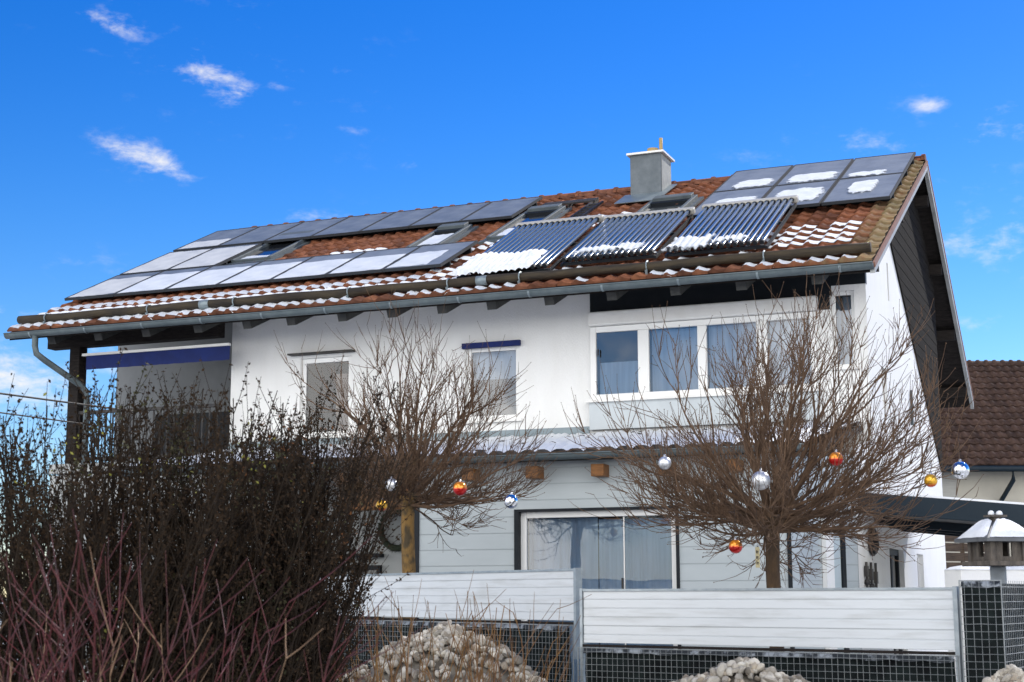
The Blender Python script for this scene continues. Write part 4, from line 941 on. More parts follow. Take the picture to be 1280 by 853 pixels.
# board fence and white low wall beyond the carport
bf = MB(); b0, b1 = at(1186, 700, 30), at(1262, 700, 31)
bd = (b1 - b0); bd.z = 0; bd.normalize(); bnn = Vector((-bd.y, bd.x, 0)); bl_ = (Vector((b1.x - b0.x, b1.y - b0.y, 0))).length + 1
for k in range(14):
    z0 = .35 + k * .19; A_ = Vector((b0.x, b0.y, 0)) - bd * 1.0 + bnn * (.02 * (k % 2))
    bf.hexa([A_ + Vector((0, 0, z0)), A_ + bd * bl_ + Vector((0, 0, z0)), A_ + bd * bl_ + bnn * .03 + Vector((0, 0, z0)), A_ + bnn * .03 + Vector((0, 0, z0))],
            [A_ + Vector((0, 0, z0 + .165)), A_ + bd * bl_ + Vector((0, 0, z0 + .165)), A_ + bd * bl_ + bnn * .03 + Vector((0, 0, z0 + .165)), A_ + bnn * .03 + Vector((0, 0, z0 + .165))])
for k in range(3):
    A_ = Vector((b0.x, b0.y, 0)) - bd * .9 + bd * k * (bl_ / 2 - .1) + bnn * .06
    bf.box((A_.x, A_.y, 0), (A_.x + .08, A_.y + .08, 3.0))
tag(bf.build('board_fence', 'weatherwood'), 'weathered brown board fence seen under the carport', 'fence')
lwv = MB(); l0, l1 = at(1201, 712, 17), at(1330, 716, 17.5)
ld = (l1 - l0); ld.z = 0; ld.normalize(); lnn = Vector((-ld.y, ld.x, 0)); ll = 1.9
l0.z = 0
tz = at(1240, 712, 17).z
lwv.prism([l0, l0 + ld * ll, l0 + ld * ll + lnn * .3, l0 + lnn * .3], (0, 0, tz))
lo = lwv.build('low_wall', 'plaster'); tag(lo, 'low white garden wall with a snow cap behind the bird house', 'wall')
lwv = MB(); slab(lwv, lambda a, b, c: l0 + ld * a + lnn * b + Vector((0, 0, tz + c)), -.01, ll + .01, -.02, .32, .0, .06, 3, .015, (30, 8)); lwv.build('snow', 'snow', lo, smooth=True)

# ------------------------------------------------------------------ bird house on its post
bp0 = at(1247, 700, 11.4); BH = Vector((bp0.x, bp0.y, 0))
bh = thing('bird_house', BH, 'wooden bird house on a grey post with a snow covered hipped roof', 'bird house')
zc = lambda y: at(1247, y, 11.4).z
zf, zb, ze_, ztop = zc(708), zc(703), zc(671), zc(652)
q = MB(); q.box((BH.x - .055, BH.y - .055, 0), (BH.x + .055, BH.y + .055, zf)); q.build('post', 'postgrey', bh, BH, bevel=.01)
rot = Matrix.Translation(BH) @ Matrix.Rotation(rad(38), 4, 'Z')
def bx(mb, x0, y0, z0, x1, y1, z1): mb.box((x0, y0, z0), (x1, y1, z1), rot)
q = MB(); bx(q, -.19, -.19, zf + .001, .19, .19, zf + .035); q.build('floor', 'birdwood', bh, BH, bevel=.006)
w_ = .135
for sx_ in (-1, 1):
    for sy_ in (-1, 1): q = MB(); bx(q, sx_ * w_ - .018, sy_ * w_ - .018, zf + .035, sx_ * w_ + .018, sy_ * w_ + .018, ze_); q.build('corner_post', 'birdwood', bh, BH)
zo = zf + .035 + (ze_ - zf - .035) * .42
q = MB()
for ang in range(4):
    r4 = rot @ Matrix.Rotation(rad(90 * ang), 4, 'Z')
    for (xa_, xb_, za_, zb_) in ((-.117, -.04, zf + .035, ze_), (.04, .117, zf + .035, ze_), (-.04, .04, zf + .035, zf + .07), (-.04, .04, ze_ - .04, ze_)):
        q.box((xa_, -.133, za_), (xb_, -.118, zb_), r4)
q.build('wall', 'birdwood', bh, BH)
q = MB(); bx(q, -.112, -.112, zf + .036, .112, .112, zf + .06); bx(q, -.02, -.02, zf + .06, .02, .02, ze_ - .01); q.build('feeder', 'black', bh, BH)
q = MB(); q.box((.115, .136, zf + .05), (.125, .150, ze_ - .02), rot); q.build('red_trim', 'red', bh, BH)
def hip(mb, r0, r1, z0, z1, th):
    n = 8
    lo_ = [rot @ Vector((sx_ * r0, sy_ * r0, z0)) for sx_, sy_ in ((-1, -1), (1, -1), (1, 1), (-1, 1))]
    i0 = len(mb.v)
    for k in range(n + 1):
        t_ = k / n; r_ = r0 + (r1 - r0) * t_; z = z0 + (z1 - z0) * (t_ ** 1.25 * .45 + (1 - (1 - t_) ** 1.7) * .55)
        for sx_, sy_ in ((-1, -1), (0, -1), (1, -1), (1, 0), (1, 1), (0, 1), (-1, 1), (-1, 0)):
            mb.v.append(rot @ Vector((sx_ * r_, sy_ * r_, z + th)))
    for k in range(n):
        for j in range(8): a_ = i0 + k * 8 + j; b2_ = i0 + k * 8 + (j + 1) % 8; mb.f.append((a_, b2_, b2_ + 8, a_ + 8))
    mb.f.append(tuple(i0 + n * 8 + j for j in range(8)))
q = MB(); hip(q, .222, .035, ze_ - .015, ztop, 0); bx(q, -.222, -.222, ze_ - .04, .222, .222, ze_ - .016); q.build('roof', 'birdgrey', bh, BH)
for ang in range(4):
    r4 = rot @ Matrix.Rotation(rad(90 * ang), 4, 'Z'); q = MB(); n = 8; i0 = 0
    for k in range(n + 1):
        t_ = k / n; r_ = .214 + (.05 - .214) * t_; z = ze_ - .015 + (ztop - ze_ + .015) * (t_ ** 1.25 * .45 + (1 - (1 - t_) ** 1.7) * .55)
        for j in range(9):
            a_ = -1 + 2 * j / 8; th = .028 * max(0, 1 - abs(a_) ** 6) * (1 if 0 < k < n else .15) + .003
            th *= 1 + .3 * noise.noise(Vector((j * .6, k * .5, ang * 3)))
            q.v.append(r4 @ Vector((a_ * (r_ - .014), -r_ - .3 * th, z + th)))
    for k in range(n):
        for j in range(8): a_ = k * 9 + j; q.f.append((a_, a_ + 1, a_ + 10, a_ + 9))
    q.build('snow', 'snow', bh, BH, smooth=True)
q = MB(); bx(q, -.03, -.03, ztop - .005, .03, .03, ztop + .035); bx(q, -.07, -.05, ztop + .035, .07, .05, ztop + .05); q.build('finial', 'birdwood', bh, BH)
q = MB(); q.sphere(rot @ Vector((-.035, 0, ztop + .06)), .024, 10, 6); q.sphere(rot @ Vector((.035, 0, ztop + .058)), .026, 10, 6); q.build('snow', 'snow', bh, BH, smooth=True)

# ------------------------------------------------------------------ gabions and fence panels
PR0 = at(1197, 735, 10.6); PR1 = at(727, 735, 12.5); PL0 = at(723, 711.5, 12.75); PLm = at(430, 722, 16.2)
dirL = (PLm - PL0); dirL.z = 0; LEN_L = dirL.length * 1.95; dirL.normalize()
dirR = (PR1 - PR0); dirR.z = 0; LEN_R = dirR.length; dirR.normalize()
PH = .44
def fence_panel(P, d, length, ztop, label):
    P = Vector((P.x, P.y, 0)); nrm = Vector((-d.y, d.x, 0))
    if nrm.dot(FW) > 0: nrm = -nrm                       # towards the street
    B = P + Vector((0, 0, ztop - PH))
    o = thing('fence_panel', B, label, 'fence panel', 'white fence panels on the gabions')
    MX = Matrix(((d.x, nrm.x, 0, B.x), (d.y, nrm.y, 0, B.y), (0, 0, 1, B.z), (0, 0, 0, 1)))
    q = MB(); n = 6; h = (PH - .02) / n
    for k in range(n):
        z0 = .01 + k * h; r_ = random.Random(k)
        q.box((.03, -.02, z0 + .003), (length - .03, .02 + r_.uniform(-.002, .002), z0 + h - .004), MX)
        q.box((.03, -.018, z0 + h - .004), (length - .03, .0165, z0 + h + .003), MX)
    q.build('boards', 'panel', o, B, bevel=.003)
    q = MB(); q.box((0, -.03, PH - .014), (length, .03, PH + .004), MX); q.build('top_rail', 'galv', o, B)
    q = MB(); q.box((0, -.03, -.02), (length, .03, .0), MX); q.build('bottom_rail', 'darkwood', o, B)
    for (a_, b_) in ((-.006, .026), (length - .026, length - .002)):
        q = MB(); q.box((a_, -.034, -.3), (b_, .034, PH + .01), MX); q.build('post', 'galv', o, B)
    return o
fence_panel(PR0, dirR, LEN_R, PR0.z, 'right white board fence panel in front of the right tree')
fence_panel(PL0, dirL, LEN_L, PL0.z, 'left white board fence panel, set higher and partly behind the dark shrubs')
def gabion(P, d, length, ztop, label, depth=.5, side=True, cell=.05):
    P = Vector((P.x, P.y, 0)); nrm = Vector((-d.y, d.x, 0))
    if nrm.dot(FW) > 0: nrm = -nrm
    B = P
    o = thing('gabion', B, label, 'gabion', 'wire gabions under the fence')
    MX = Matrix(((d.x, nrm.x, 0, B.x), (d.y, nrm.y, 0, B.y), (0, 0, 1, 0), (0, 0, 0, 1)))
    q = MB(); rnd = random.Random(int(length * 100))
    y1 = .06; wr_ = .0018
    nc = int(length / cell); nr = int(ztop / cell)
    def wob(a, z): return .006 * noise.noise(Vector((a * 2.2, z * 2.2, length)))
    for k in range(nc + 1):
        a = min(length, k * cell + rnd.uniform(-.004, .004)); q.tube([MX @ Vector((a + .004 * noise.noise(Vector((a * 9, z * 3, 2))), y1 + wob(a, z), z)) for z in [ztop * j / 4 for j in range(5)]], wr_, 4, False)
    for k in range(nr + 1):
        z = min(ztop, k * cell); m_ = max(4, int(length / .4)); q.tube([MX @ Vector((length * j / m_, y1 + .004 + wob(length * j / m_, z), z + .004 * noise.noise(Vector((j * .7, z * 9, 2))))) for j in range(m_ + 1)], wr_, 4, False)
    if side:
        for e in ((0.0,) if side == 1 else (0.0, length)):
            for k in range(int(depth / cell) + 1): q.tube([MX @ Vector((e, y1 - k * cell, 0)), MX @ Vector((e, y1 - k * cell, ztop))], wr_, 4, False)
            for k in range(nr + 1): z = min(ztop, k * cell); q.tube([MX @ Vector((e, y1, z)), MX @ Vector((e, y1 - depth, z))], wr_, 4, False)
    for e in (0, length): q.tube([MX @ Vector((e, y1, 0)), MX @ Vector((e, y1, ztop + .005))], .005, 5)
    q.tube([MX @ Vector((0, y1, ztop)), MX @ Vector((length, y1, ztop))], .004, 5)
    q.build('mesh_cage', 'wire', o, B)
    q = MB(); nu = max(8, int(length / .06)); nv = max(6, int(ztop / .06)); i0 = 0
    for k in range(nv + 1):
        for j in range(nu + 1):
            a = length * (.012 + .976 * j / nu); z = (ztop - .02) * k / nv
            q.v.append(MX @ Vector((a, .015 + .035 * noise.noise(Vector((a * 3.5, z * 5, 7))), z)))
    for k in range(nv):
        for j in range(nu): a_ = k * (nu + 1) + j; q.f.append((a_, a_ + 1, a_ + nu + 2, a_ + nu + 1))
    if side:
        i0 = len(q.v); nd_ = 8
        for e in (.012,):
            for k in range(nv + 1):
                for j in range(nd_ + 1):
                    b2 = .0 - (depth - .06) * j / nd_; z = (ztop - .02) * k / nv; q.v.append(MX @ Vector((e + .02 + .03 * noise.noise(Vector((b2 * 5, z * 5, 3))), b2, z)))
            for k in range(nv):
                for j in range(nd_): a_ = i0 + k * (nd_ + 1) + j; q.f.append((a_, a_ + 1, a_ + nd_ + 2, a_ + nd_ + 1))
    q.build('liner', 'fleece', o, B, smooth=True)
    q = MB(); i0 = 0
    for j in range(nu * 2 + 1):
        a = length * (.012 + .976 * j / nu / 2); q.v += [MX @ Vector((a, .045 + .01 * noise.noise(Vector((a * 8, 0, 0))), ztop - .035 - .03 * abs(noise.noise(Vector((a * 4, 1, 0)))))), MX @ Vector((a, .03, ztop - .004)), MX @ Vector((a, -.06, ztop - .003))]
    for j in range(nu * 2): a_ = 3 * j; q.f += [(a_, a_ + 3, a_ + 4, a_ + 1), (a_ + 1, a_ + 4, a_ + 5, a_ + 2)]
    q.build('liner_edge', 'fleece_edge', o, B, smooth=True)
    return o
gabion(PR0, dirR, LEN_R, PR0.z - PH - .025, 'right wire gabion with black liner below the right fence panel', side=False)
gabion(PL0, dirL, LEN_L, PL0.z - PH - .025, 'left wire gabion with black liner below the left fence panel', side=False)
GC0 = at(1254, 727, 10.35); GC1 = at(1202, 726, 10.5); gdir = GC1 - GC0; gdir.z = 0; glen = gdir.length; gdir.normalize()
gabion(GC0, gdir, glen, at(1228, 726, 10.4).z, 'taller corner gabion beside the bird house at the right edge', depth=.9, side=1)

# ------------------------------------------------------------------ stone heaps
def rock_tmpl(seed):
    bm = bmesh.new(); bmesh.ops.create_icosphere(bm, subdivisions=2, radius=1); rnd = random.Random(seed)
    s = Vector((rnd.uniform(.8, 1.3), rnd.uniform(.7, 1.1), rnd.uniform(.5, .85)))
    cuts = [(Vector((rnd.uniform(-1, 1), rnd.uniform(-1, 1), rnd.uniform(-1, 1))).normalized(), rnd.uniform(.6, .85)) for _ in range(7)]
    vs = []
    for v in bm.verts:
        p = v.co.copy()
        for n_, c in cuts:
            d = p.dot(n_)
            if d > c: p -= n_ * (d - c)
        p *= 1 + .08 * noise.noise(p * 2 + Vector((seed, 0, 0))); vs.append(Vector((p.x * s.x, p.y * s.y, p.z * s.z)))
    fs = [tuple(v.index for v in f.verts) for f in bm.faces]; bm.free(); return vs, fs
RT_ = [rock_tmpl(i) for i in range(9)]
stone_m = attr_tiles('pale_stones', [(.30, .275, .235), (.46, .42, .35), (.58, .55, .48), (.20, .18, .15), (.42, .36, .28)], rough=.85)
def heap(cx, cy, rx, ry, h, n, label, seed, size=(.022, .043)):
    rnd = random.Random(seed); v = []; f = []; tint = []; n = int(n * 1.5)
    def hz(x, y):
        d = math.hypot((x - cx) / rx, (y - cy) / ry); return h * max(0, 1 - d ** 1.35) * (1 + .06 * noise.noise(Vector((x * 3, y * 3, seed))))
    ns = 24
    for j in range(ns + 1):
        for i in range(ns + 1):
            x = cx + rx * (2 * i / ns - 1); y = cy + ry * (2 * j / ns - 1); v.append(Vector((x, y, hz(x, y) - .045)))
    for j in range(ns):
        for i in range(ns): a = j * (ns + 1) + i; f.append((a, a + 1, a + ns + 2, a + ns + 1)); tint.append(.75)
    for k in range(n):
        a = rnd.uniform(0, 2 * math.pi); r = rnd.random() ** .85 * 1.02; x = cx + rx * r * math.cos(a); y = cy + ry * r * math.sin(a)
        if y > cy + .35 * ry: continue
        z = hz(x, y); sz = rnd.uniform(*size) * (1 if rnd.random() > .1 else 1.35)
        vs, fs = RT_[rnd.randrange(9)]; R3 = Matrix.Rotation(rnd.uniform(0, 6.3), 3, 'Z') @ Matrix.Rotation(rnd.uniform(-1.2, 1.2), 3, 'X') @ Matrix.Rotation(rnd.uniform(-1.2, 1.2), 3, 'Y')
        i0 = len(v); c = Vector((x, y, z + rnd.uniform(-.1, .9) * sz)); tn = rnd.random()
        v += [c + R3 @ (p * sz) for p in vs]; f += [tuple(i0 + q_ for q_ in ff) for ff in fs]; tint += [tn] * len(fs)
    me = bpy.data.meshes.new('stone_heap'); me.from_pydata(v, [], f)
    at_ = me.attributes.new('tint', 'FLOAT', 'FACE'); at_.data.foreach_set('value', tint); me.materials.append(stone_m)
    o = bpy.data.objects.new('stone_heap', me); COL.objects.link(o); tag(o, label, 'stone heap', kind='stuff'); return o
h1 = at(555, 786, 12.6); heap(h1.x, h1.y, 2.0, 1.1, h1.z + .0, 1750, 'heap of pale broken stones behind the brown shoots', 1)
h2 = at(925, 822, 10.6); heap(h2.x, h2.y, 1.9, .70, h2.z - .05, 1150, 'small heap of pale stones below the right fence panel', 2)
h3 = at(1262, 846, 10.0); heap(h3.x, h3.y, .8, .3, h3.z, 800, 'low row of pale stones at the foot of the corner gabion', 3)
h4 = at(365, 822, 13.0); heap(h4.x, h4.y, 1.6, .8, h4.z, 1000, 'stone heap half hidden behind the dark shrubs', 4)

# ------------------------------------------------------------------ trees
def leafquad(mb, rnd, c, sz):
    a = Vector((rnd.uniform(-1, 1), rnd.uniform(-1, 1), rnd.uniform(-1, 1))).normalized(); b = a.orthogonal().normalized()
    mb.quad(c + a * sz, c + b * sz * .45 + a * .3 * sz, c - a * sz * .7, c - b * sz * .45 + a * .2 * sz)
def branch(mb, rnd, p, d, L_, r, depth, up, gn=.18, sides=5, limit=None):
    seg = max(3, int(L_ / .10)); pts = [p.copy()]; dirs = [d.copy()]; q = p.copy(); dd_ = d.copy()
    kink = Vector((rnd.uniform(-1, 1), rnd.uniform(-1, 1), rnd.uniform(-1, 1)))
    for k in range(seg):
        dd_ = (dd_ + Vector((rnd.uniform(-1, 1), rnd.uniform(-1, 1), rnd.uniform(-1, 1))) * gn + Vector((0, 0, up)) * (1.8 * (k + .5) / seg / seg)).normalized()
        q = q + dd_ * (L_ / seg); pts.append(q.copy()); dirs.append(dd_.copy())
    mb.tube(pts, r, sides if r > .008 else 3, False, r2=max(.0015, r * (.38 if r < .015 else .12)))
    return pts, dirs
def crown(mb, rnd, head, prims, lens, spread, env, up0=.35, r0=.034, kids=(6, 9), twigs=(3, 6)):
    n = len(prims)
    for (d, L_, r, up) in prims:
        pts, dirs = branch(mb, rnd, head + Vector((rnd.uniform(-.05, .05), rnd.uniform(-.05, .05), rnd.uniform(-.12, .06))), d, L_, r, 0, up, .13)
        m_ = len(pts)
        for j in range(rnd.randint(*kids)):
            k = rnd.randint(max(1, int(m_ * .25)), m_ - 1); t_ = k / (m_ - 1)
            side = dirs[k].cross(Vector((rnd.uniform(-1, 1), rnd.uniform(-1, 1), rnd.uniform(-1, 1)))).normalized()
            d2 = (dirs[k] * rnd.uniform(.8, 1.1) + side * rnd.uniform(.35, .8) + Vector((0, 0, .12))).normalized()
            L2 = L_ * rnd.uniform(.24, .52) * (1.15 - .5 * t_)
            p2, dr2 = branch(mb, rnd, pts[k], d2, L2, max(.0052, r * (1 - .6 * t_) * .55), 1, up * .8 + .5, .13, 4)
            for i in range(rnd.randint(*twigs)):
                k2 = rnd.randint(1, len(p2) - 1); s2 = dr2[k2].cross(Vector((rnd.uniform(-1, 1), rnd.uniform(-1, 1), rnd.uniform(-1, 1)))).normalized()
                d3 = (dr2[k2] + s2 * rnd.uniform(.35, .75) + Vector((0, 0, .15))).normalized()
                p3, dr3 = branch(mb, rnd, p2[k2], d3, rnd.uniform(.14, .42) * min(1.3, .5 + L_ * .5), .0042, 2, up * .6 + .35, .12, 3)
                for bk in range(2):
                    e_ = p3[-1 - bk * 2 if len(p3) > 3 else -1]; leafquad(mb, rnd, e_, .010)
                if rnd.random() < .35:
                    k3 = rnd.randint(1, len(p3) - 1); s3 = dr3[k3].cross(Vector((rnd.uniform(-1, 1), rnd.uniform(-1, 1), rnd.uniform(-1, 1)))).normalized()
                    branch(mb, rnd, p3[k3], (dr3[k3] + s3 * .7).normalized(), rnd.uniform(.08, .2), .0034, 3, .1, .15, 3)
def globe_tree(base, head, label, seed, trunk_r, barkm, build_prims):
    rnd = random.Random(seed); o = thing('globe_tree', base, label, 'tree', 'bare globe trees behind the fence')
    t_ = MB(); pts = [base.lerp(head, k / 10) + Vector((.012 * math.sin(k * 1.1 + seed), .012 * math.cos(k * .9), 0)) for k in range(11)]
    t_.tube(pts, trunk_r * 1.08, 14, True, r2=trunk_r * .95)
    t_.sphere(head + Vector((0, 0, -.02)), trunk_r * 1.35, 14, 10)
    t_.build('trunk', barkm, o, base, smooth=True)
    c = MB(); crown(c, rnd, head, build_prims(rnd), None, None, None)
    c.build('crown', 'twig', o, base, smooth=True); return o
def prims_dome(rnd, n, rx, rtop, rlow, skew=Vector((0, 0, 0)), big=(), skirt=0):
    out = []; ga = math.pi * (3 - 5 ** .5)
    for i in range(n):
        f = (i + .5) / n; el_ = rad(-5) + (rad(88) - rad(-5)) * (f ** 1.25); az_ = i * ga + rnd.uniform(-.25, .25)
        d = Vector((math.cos(el_) * math.cos(az_), math.cos(el_) * math.sin(az_), math.sin(el_)))
        Lx = 1 / math.sqrt((math.cos(el_) / rx) ** 2 + (math.sin(el_) / (rtop if el_ > 0 else rlow)) ** 2)
        L_ = Lx * rnd.uniform(.72, .95) * (1 + skew.dot(d))
        out.append((d, L_, rnd.uniform(.014, .026), rnd.uniform(.1, .8) if el_ < rad(55) else 0))
    for i in range(skirt):
        az_ = i * ga * 1.7; el_ = rnd.uniform(rad(-5), rad(24)); d = Vector((math.cos(el_) * math.cos(az_), math.cos(el_) * math.sin(az_), math.sin(el_)))
        out.append((d, rx * rnd.uniform(.7, 1.05) * (1 + skew.dot(d)), rnd.uniform(.009, .014), rnd.uniform(.1, .7)))
    for i in range(skirt // 3):
        az_ = rnd.uniform(0, 6.28); el_ = rnd.uniform(rad(-34), rad(-14)); d = Vector((math.cos(el_) * math.cos(az_), math.cos(el_) * math.sin(az_), math.sin(el_)))
        out.append((d, rx * rnd.uniform(.4, .7), rnd.uniform(.007, .010), rnd.uniform(-.1, .5)))
    for d, L_, r in big: out.append((Vector(d).normalized(), L_, r, .25))
    return out
tb = at(966, 735, 13); th_ = at(966, 648, 13)
globe_tree(Vector((tb.x, tb.y, 0)), Vector((th_.x, th_.y, th_.z)), 'larger bare globe tree hung with balls in front of the gable end', 21, .062, 'bark',
           lambda r: prims_dome(r, 41, 1.42, 1.75, .5, RT * .06, [(RT * .8 + Vector((0, 0, .85)), 1.75, .032), (RT * .35 + Vector((0, 0, 1)), 1.6, .028), (-RT * .6 + Vector((0, 0, .8)), 1.5, .026), (-RT * .15 + Vector((0, 0, 1)), 1.6, .026), (RT * 1.0 + Vector((0, 0, .28)), 1.6, .026), (-RT + Vector((0, 0, .35)), 1.55, .024)], 26))
tb = at(511, 735, 16.2); th_ = at(511, 622, 16.2)
globe_tree(Vector((tb.x, tb.y, 0)), Vector((th_.x, th_.y, th_.z)), 'smaller bare globe tree with an ochre trunk left of the sliding door', 33, .075, 'bark_ochre',
           lambda r: prims_dome(r, 34, 1.12, 1.75, .5, RT * .22, [(RT * .75 + Vector((0, 0, .8)), 1.6, .036), (RT * .2 + Vector((0, 0, 1)), 1.8, .030), (-RT * .35 + Vector((0, 0, 1)), 1.7, .026), (RT * 1.0 + Vector((0, 0, .3)), 1.5, .024)], 16))

# ------------------------------------------------------------------ baubles
def bauble(px_, py_, D, rpx, m_, label, string=.12, lean=0.0):
    c = at(px_, py_, D); r = rpx / F_PX * D
    o = thing('bauble', c, label, 'bauble', 'hanging baubles on the two trees')
    q = MB(); q.sphere((0, 0, 0), r, 28, 18); q.build('ball', m_, o, smooth=True)
    q = MB(); q.lathe((0, 0, r * .95), [(.001, .022), (.010, .020), (.012, 0), (.014, -.004)], 12); q.build('cap', 'cap', o, smooth=True)
    q = MB(); q.tube([(0, 0, r + .015), (lean * .5, 0, r + string * .5), (lean, 0, r + string)], .0016, 4); q.build('string', 'iron', o)
bauble(831, 579, 12.3, 8.2, 'silver', 'small satin silver ball, left side of the right tree')
bauble(951, 601, 12.0, 12, 'silver', 'largest satin silver ball, just left of the right trunk top')
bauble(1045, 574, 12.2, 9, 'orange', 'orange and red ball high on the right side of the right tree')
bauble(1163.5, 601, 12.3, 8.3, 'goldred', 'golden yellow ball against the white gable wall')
bauble(1200.5, 588, 12.0, 11, 'mirror', 'mirrored silver ball in front of the neighbouring house', .2)
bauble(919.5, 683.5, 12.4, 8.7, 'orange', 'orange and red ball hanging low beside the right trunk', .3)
bauble(489, 606, 15.3, 8.2, 'silver', 'satin silver ball next to the left trunk')
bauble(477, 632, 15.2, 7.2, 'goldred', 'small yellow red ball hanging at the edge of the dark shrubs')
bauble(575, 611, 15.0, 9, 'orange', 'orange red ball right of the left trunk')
bauble(639, 627, 14.8, 9, 'mirror', 'mirrored silver ball at the corner of the sliding door', .2)
# stretched twig carrying the two outer balls of the right tree
rt = random.Random(8)
tg = at(947, 697, 12.6); q = MB(); q.box((tg.x - .018, tg.y - .004, tg.z - .085), (tg.x + .018, tg.y + .004, tg.z + .085)); tago = q.build('hanging_tag', 'straw', bevel=.003)
tag(tago, 'narrow straw coloured tag with dark marks hanging left of the right trunk', 'tag')
for k in range(3):
    q = MB(); z = tg.z + .045 - k * .045
    q.box((tg.x - .009, tg.y - .006, z - .012), (tg.x - .002, tg.y - .0045, z + .012)); q.box((tg.x - .001, tg.y - .006, z + .002), (tg.x + .010, tg.y - .0045, z + .008)); q.box((tg.x + .002, tg.y - .0062, z - .013), (tg.x + .007, tg.y - .0047, z + .001))
    q.build('dark_mark', 'iron', tago)
q = MB(); q.tube([(tg.x, tg.y, tg.z + .085), (tg.x, tg.y, tg.z + .42)], .0015, 4); q.build('string', 'iron', tago)

# ------------------------------------------------------------------ shrubs
def shrub(base, H, R, n, label, seed, leaf=11, name='leafy_shrub', twk=(17, 24), lsz=(.009, .019), accents=((.03, 'olive'),), woodm='shrubwood', leafm='dryleaf', lean=Vector((0, 0, 0))):
    rnd = random.Random(seed); o = thing(name, base, label, 'shrub', 'dark shrubs in the foreground')
    w = MB(); lf = MB(); acc_ = {k: MB() for _, k in accents}
    for i in range(n):
        a = rnd.uniform(0, 2 * math.pi); rr_2 = math.sqrt(rnd.random())
        p = base + Vector((math.cos(a), math.sin(a), 0)) * rr_2 * R * .45
        d = (Vector((math.cos(a) * rr_2 * R * 1.1, math.sin(a) * rr_2 * R * 1.1, H)) + lean * H).normalized()
        L_ = H * (1.0 - .42 * rnd.random() ** 2.2) * (1.05 - .2 * rr_2)
        pts, dirs = branch(w, rnd, p, d, L_, rnd.uniform(.007, .012), 0, .15, .06, 4)
        m_ = len(pts)
        for j in range(rnd.randint(*twk)):
            k = int(m_ * .16 + (m_ - 1 - m_ * .16) * rnd.random() ** .8)
            s2 = dirs[k].cross(Vector((rnd.uniform(-1, 1), rnd.uniform(-1, 1), rnd.uniform(-1, 1)))).normalized()
            d2 = (dirs[k] + s2 * rnd.uniform(.35, .9)).normalized()
            p2, dr = branch(w, rnd, pts[k], d2, rnd.uniform(.16, .42) * (H / 2.6), .003, 1, .3, .12, 3)
            for t_ in range(rnd.randint(max(1, leaf - 4), leaf + 3)):
                kk = rnd.uniform(.15, 1) * (len(p2) - 1); k0 = int(kk); c = p2[k0].lerp(p2[min(k0 + 1, len(p2) - 1)], kk - k0)
                c = c + Vector((rnd.uniform(-1, 1), rnd.uniform(-1, 1), rnd.uniform(-1, 1))) * .016
                tgt = lf
                for pr, kx in accents:
                    if noise.noise(c * 1.9 + Vector((seed, len(kx), 0))) > .42 and rnd.random() < pr * 10: tgt = acc_[kx]
                leafquad(tgt, rnd, c, rnd.uniform(*lsz))
    w.build('stems', woodm, o, base, smooth=True)
    if lf.f: lf.build('foliage', leafm, o, base)
    for k, mb in acc_.items():
        if mb.f: mb.build('leaf_tufts', k, o, base)['kind'] = 'stuff'
    return o
def gp_(px_, D): p = at(px_, 744, D); return Vector((p.x, p.y, 0))
def hgt(py_, D): return at(640, py_, D).z
shrub(gp_(-30, 8.4), hgt(528, 8.4), .75, 95, 'dark twiggy shrub at the left picture edge below the sky gap', 1, accents=((.03, 'olive'),))
shrub(gp_(115, 8.8), hgt(482, 8.8), .72, 120, 'dark leafy shrub before the balcony post, yellow green tufts inside', 2, accents=((.14, 'olive'), (.02, 'yellowleaf')))
shrub(gp_(228, 9.2), hgt(456, 9.2), .60, 115, 'tall dark shrub standing before the blue awning', 3, accents=((.14, 'olive'), (.012, 'yellowleaf')))
shrub(gp_(305, 9.6), hgt(522, 9.6), .54, 85, 'lower dark shrub before the white wall left of the window', 4, accents=((.02, 'olive'), (.02, 'rust')))
shrub(gp_(358, 10.0), hgt(468, 10.0), .37, 100, 'dark shrub at the right of the shrub group, in front of the left tree', 5, accents=((.02, 'rust'),), lean=RT * .03)
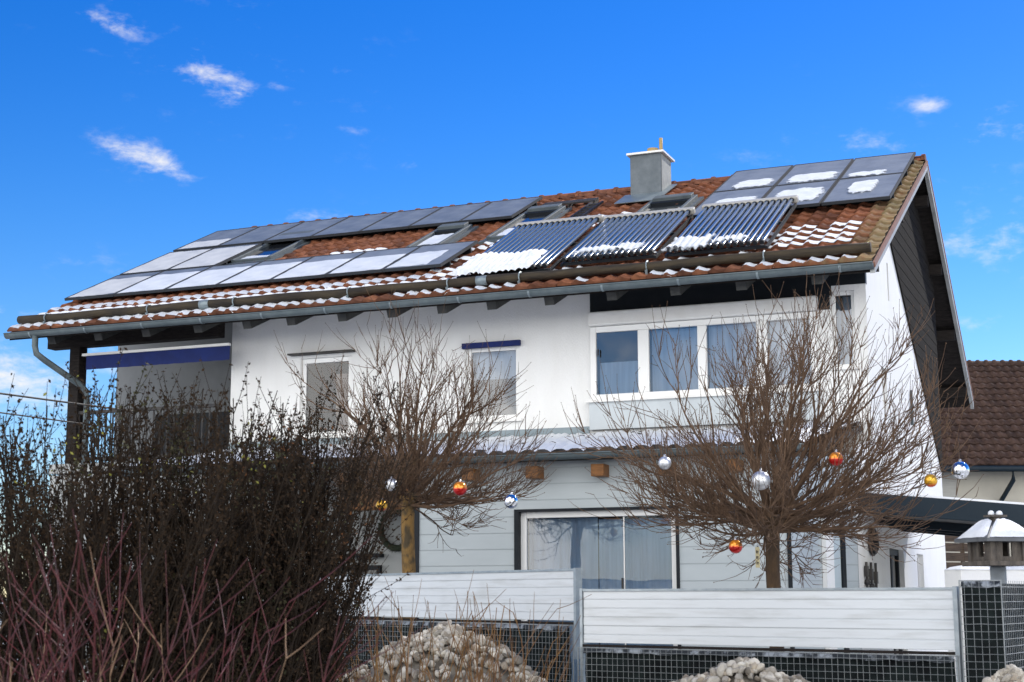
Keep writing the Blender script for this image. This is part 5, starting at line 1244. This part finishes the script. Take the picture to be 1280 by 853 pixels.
def shoots(base, H, R, n, mats, label, seed, name, r=(.004, .007), side=(2, 5), tuft=None, spread=.5, grp=None, H0=.55):
    rnd = random.Random(seed); o = thing(name, base, label, 'shrub', grp)
    ms = [MB() for _ in mats]; tf = MB()
    for i in range(n):
        a = rnd.uniform(0, 2 * math.pi); q_ = math.sqrt(rnd.random()); p = base + Vector((math.cos(a), math.sin(a), 0)) * q_ * R
        d = (Vector((math.cos(a), math.sin(a), 0)) * q_ * spread + Vector((rnd.uniform(-.15, .15), rnd.uniform(-.15, .15), 1))).normalized()
        mb = ms[0] if rnd.random() < .86 else ms[-1]
        pts, dirs = branch(mb, rnd, p, d, H * rnd.uniform(H0, 1.05), rnd.uniform(*r), 0, .1, .12, 5)
        for j in range(rnd.randint(*side)):
            k = rnd.randint(int(len(pts) * .3), len(pts) - 1); s2 = dirs[k].cross(Vector((rnd.uniform(-1, 1), rnd.uniform(-1, 1), rnd.uniform(-1, 1)))).normalized()
            p2, _ = branch(mb, rnd, pts[k], (dirs[k] + s2 * rnd.uniform(.4, .9)).normalized(), rnd.uniform(.12, .4) * H / 1.6, .003, 1, .2, .07, 4)
            if tuft and rnd.random() < .35:
                for _ in range(5): leafquad(tf, rnd, p2[-1] + Vector((rnd.uniform(-1, 1), rnd.uniform(-1, 1), rnd.uniform(-1, 1))) * .03, .018)
    for mk, mb in zip(mats, ms):
        if mb.f: mb.build('stems', mk, o, base, smooth=True)
    if tf.f: tf.build('leaf_tufts', tuft, o, base)['kind'] = 'stuff'
    return o
shoots(gp_(40, 6.0), hgt(665, 6.0), .55, 60, ['redstem', 'tanstem'], 'red stemmed dogwood in the lower left corner', 11, 'dogwood_shrub', (.0025, .0045), (6, 11), None, .45)
shoots(gp_(175, 6.3), hgt(720, 6.3), .38, 26, ['redstem', 'tanstem'], 'red stemmed dogwood with paler crossing twigs, right of the corner one', 12, 'dogwood_shrub', (.0024, .0042), (6, 11), None, .5)
shoots(gp_(150, 5.2), hgt(800, 5.2), .40, 26, ['tanstem', 'redstem'], 'low twigs with yellow green tufts at the bottom edge', 13, 'low_shrub', (.003, .006), (3, 6), 'yellowleaf', .6)
shoots(gp_(548, 10.6), hgt(745, 10.6), .72, 150, ['ochrestem', 'tanstem'], 'brown upright shoots in front of the stone heap', 14, 'shoot_clump', (.005, .009), (1, 3), None, .10, H0=.5)
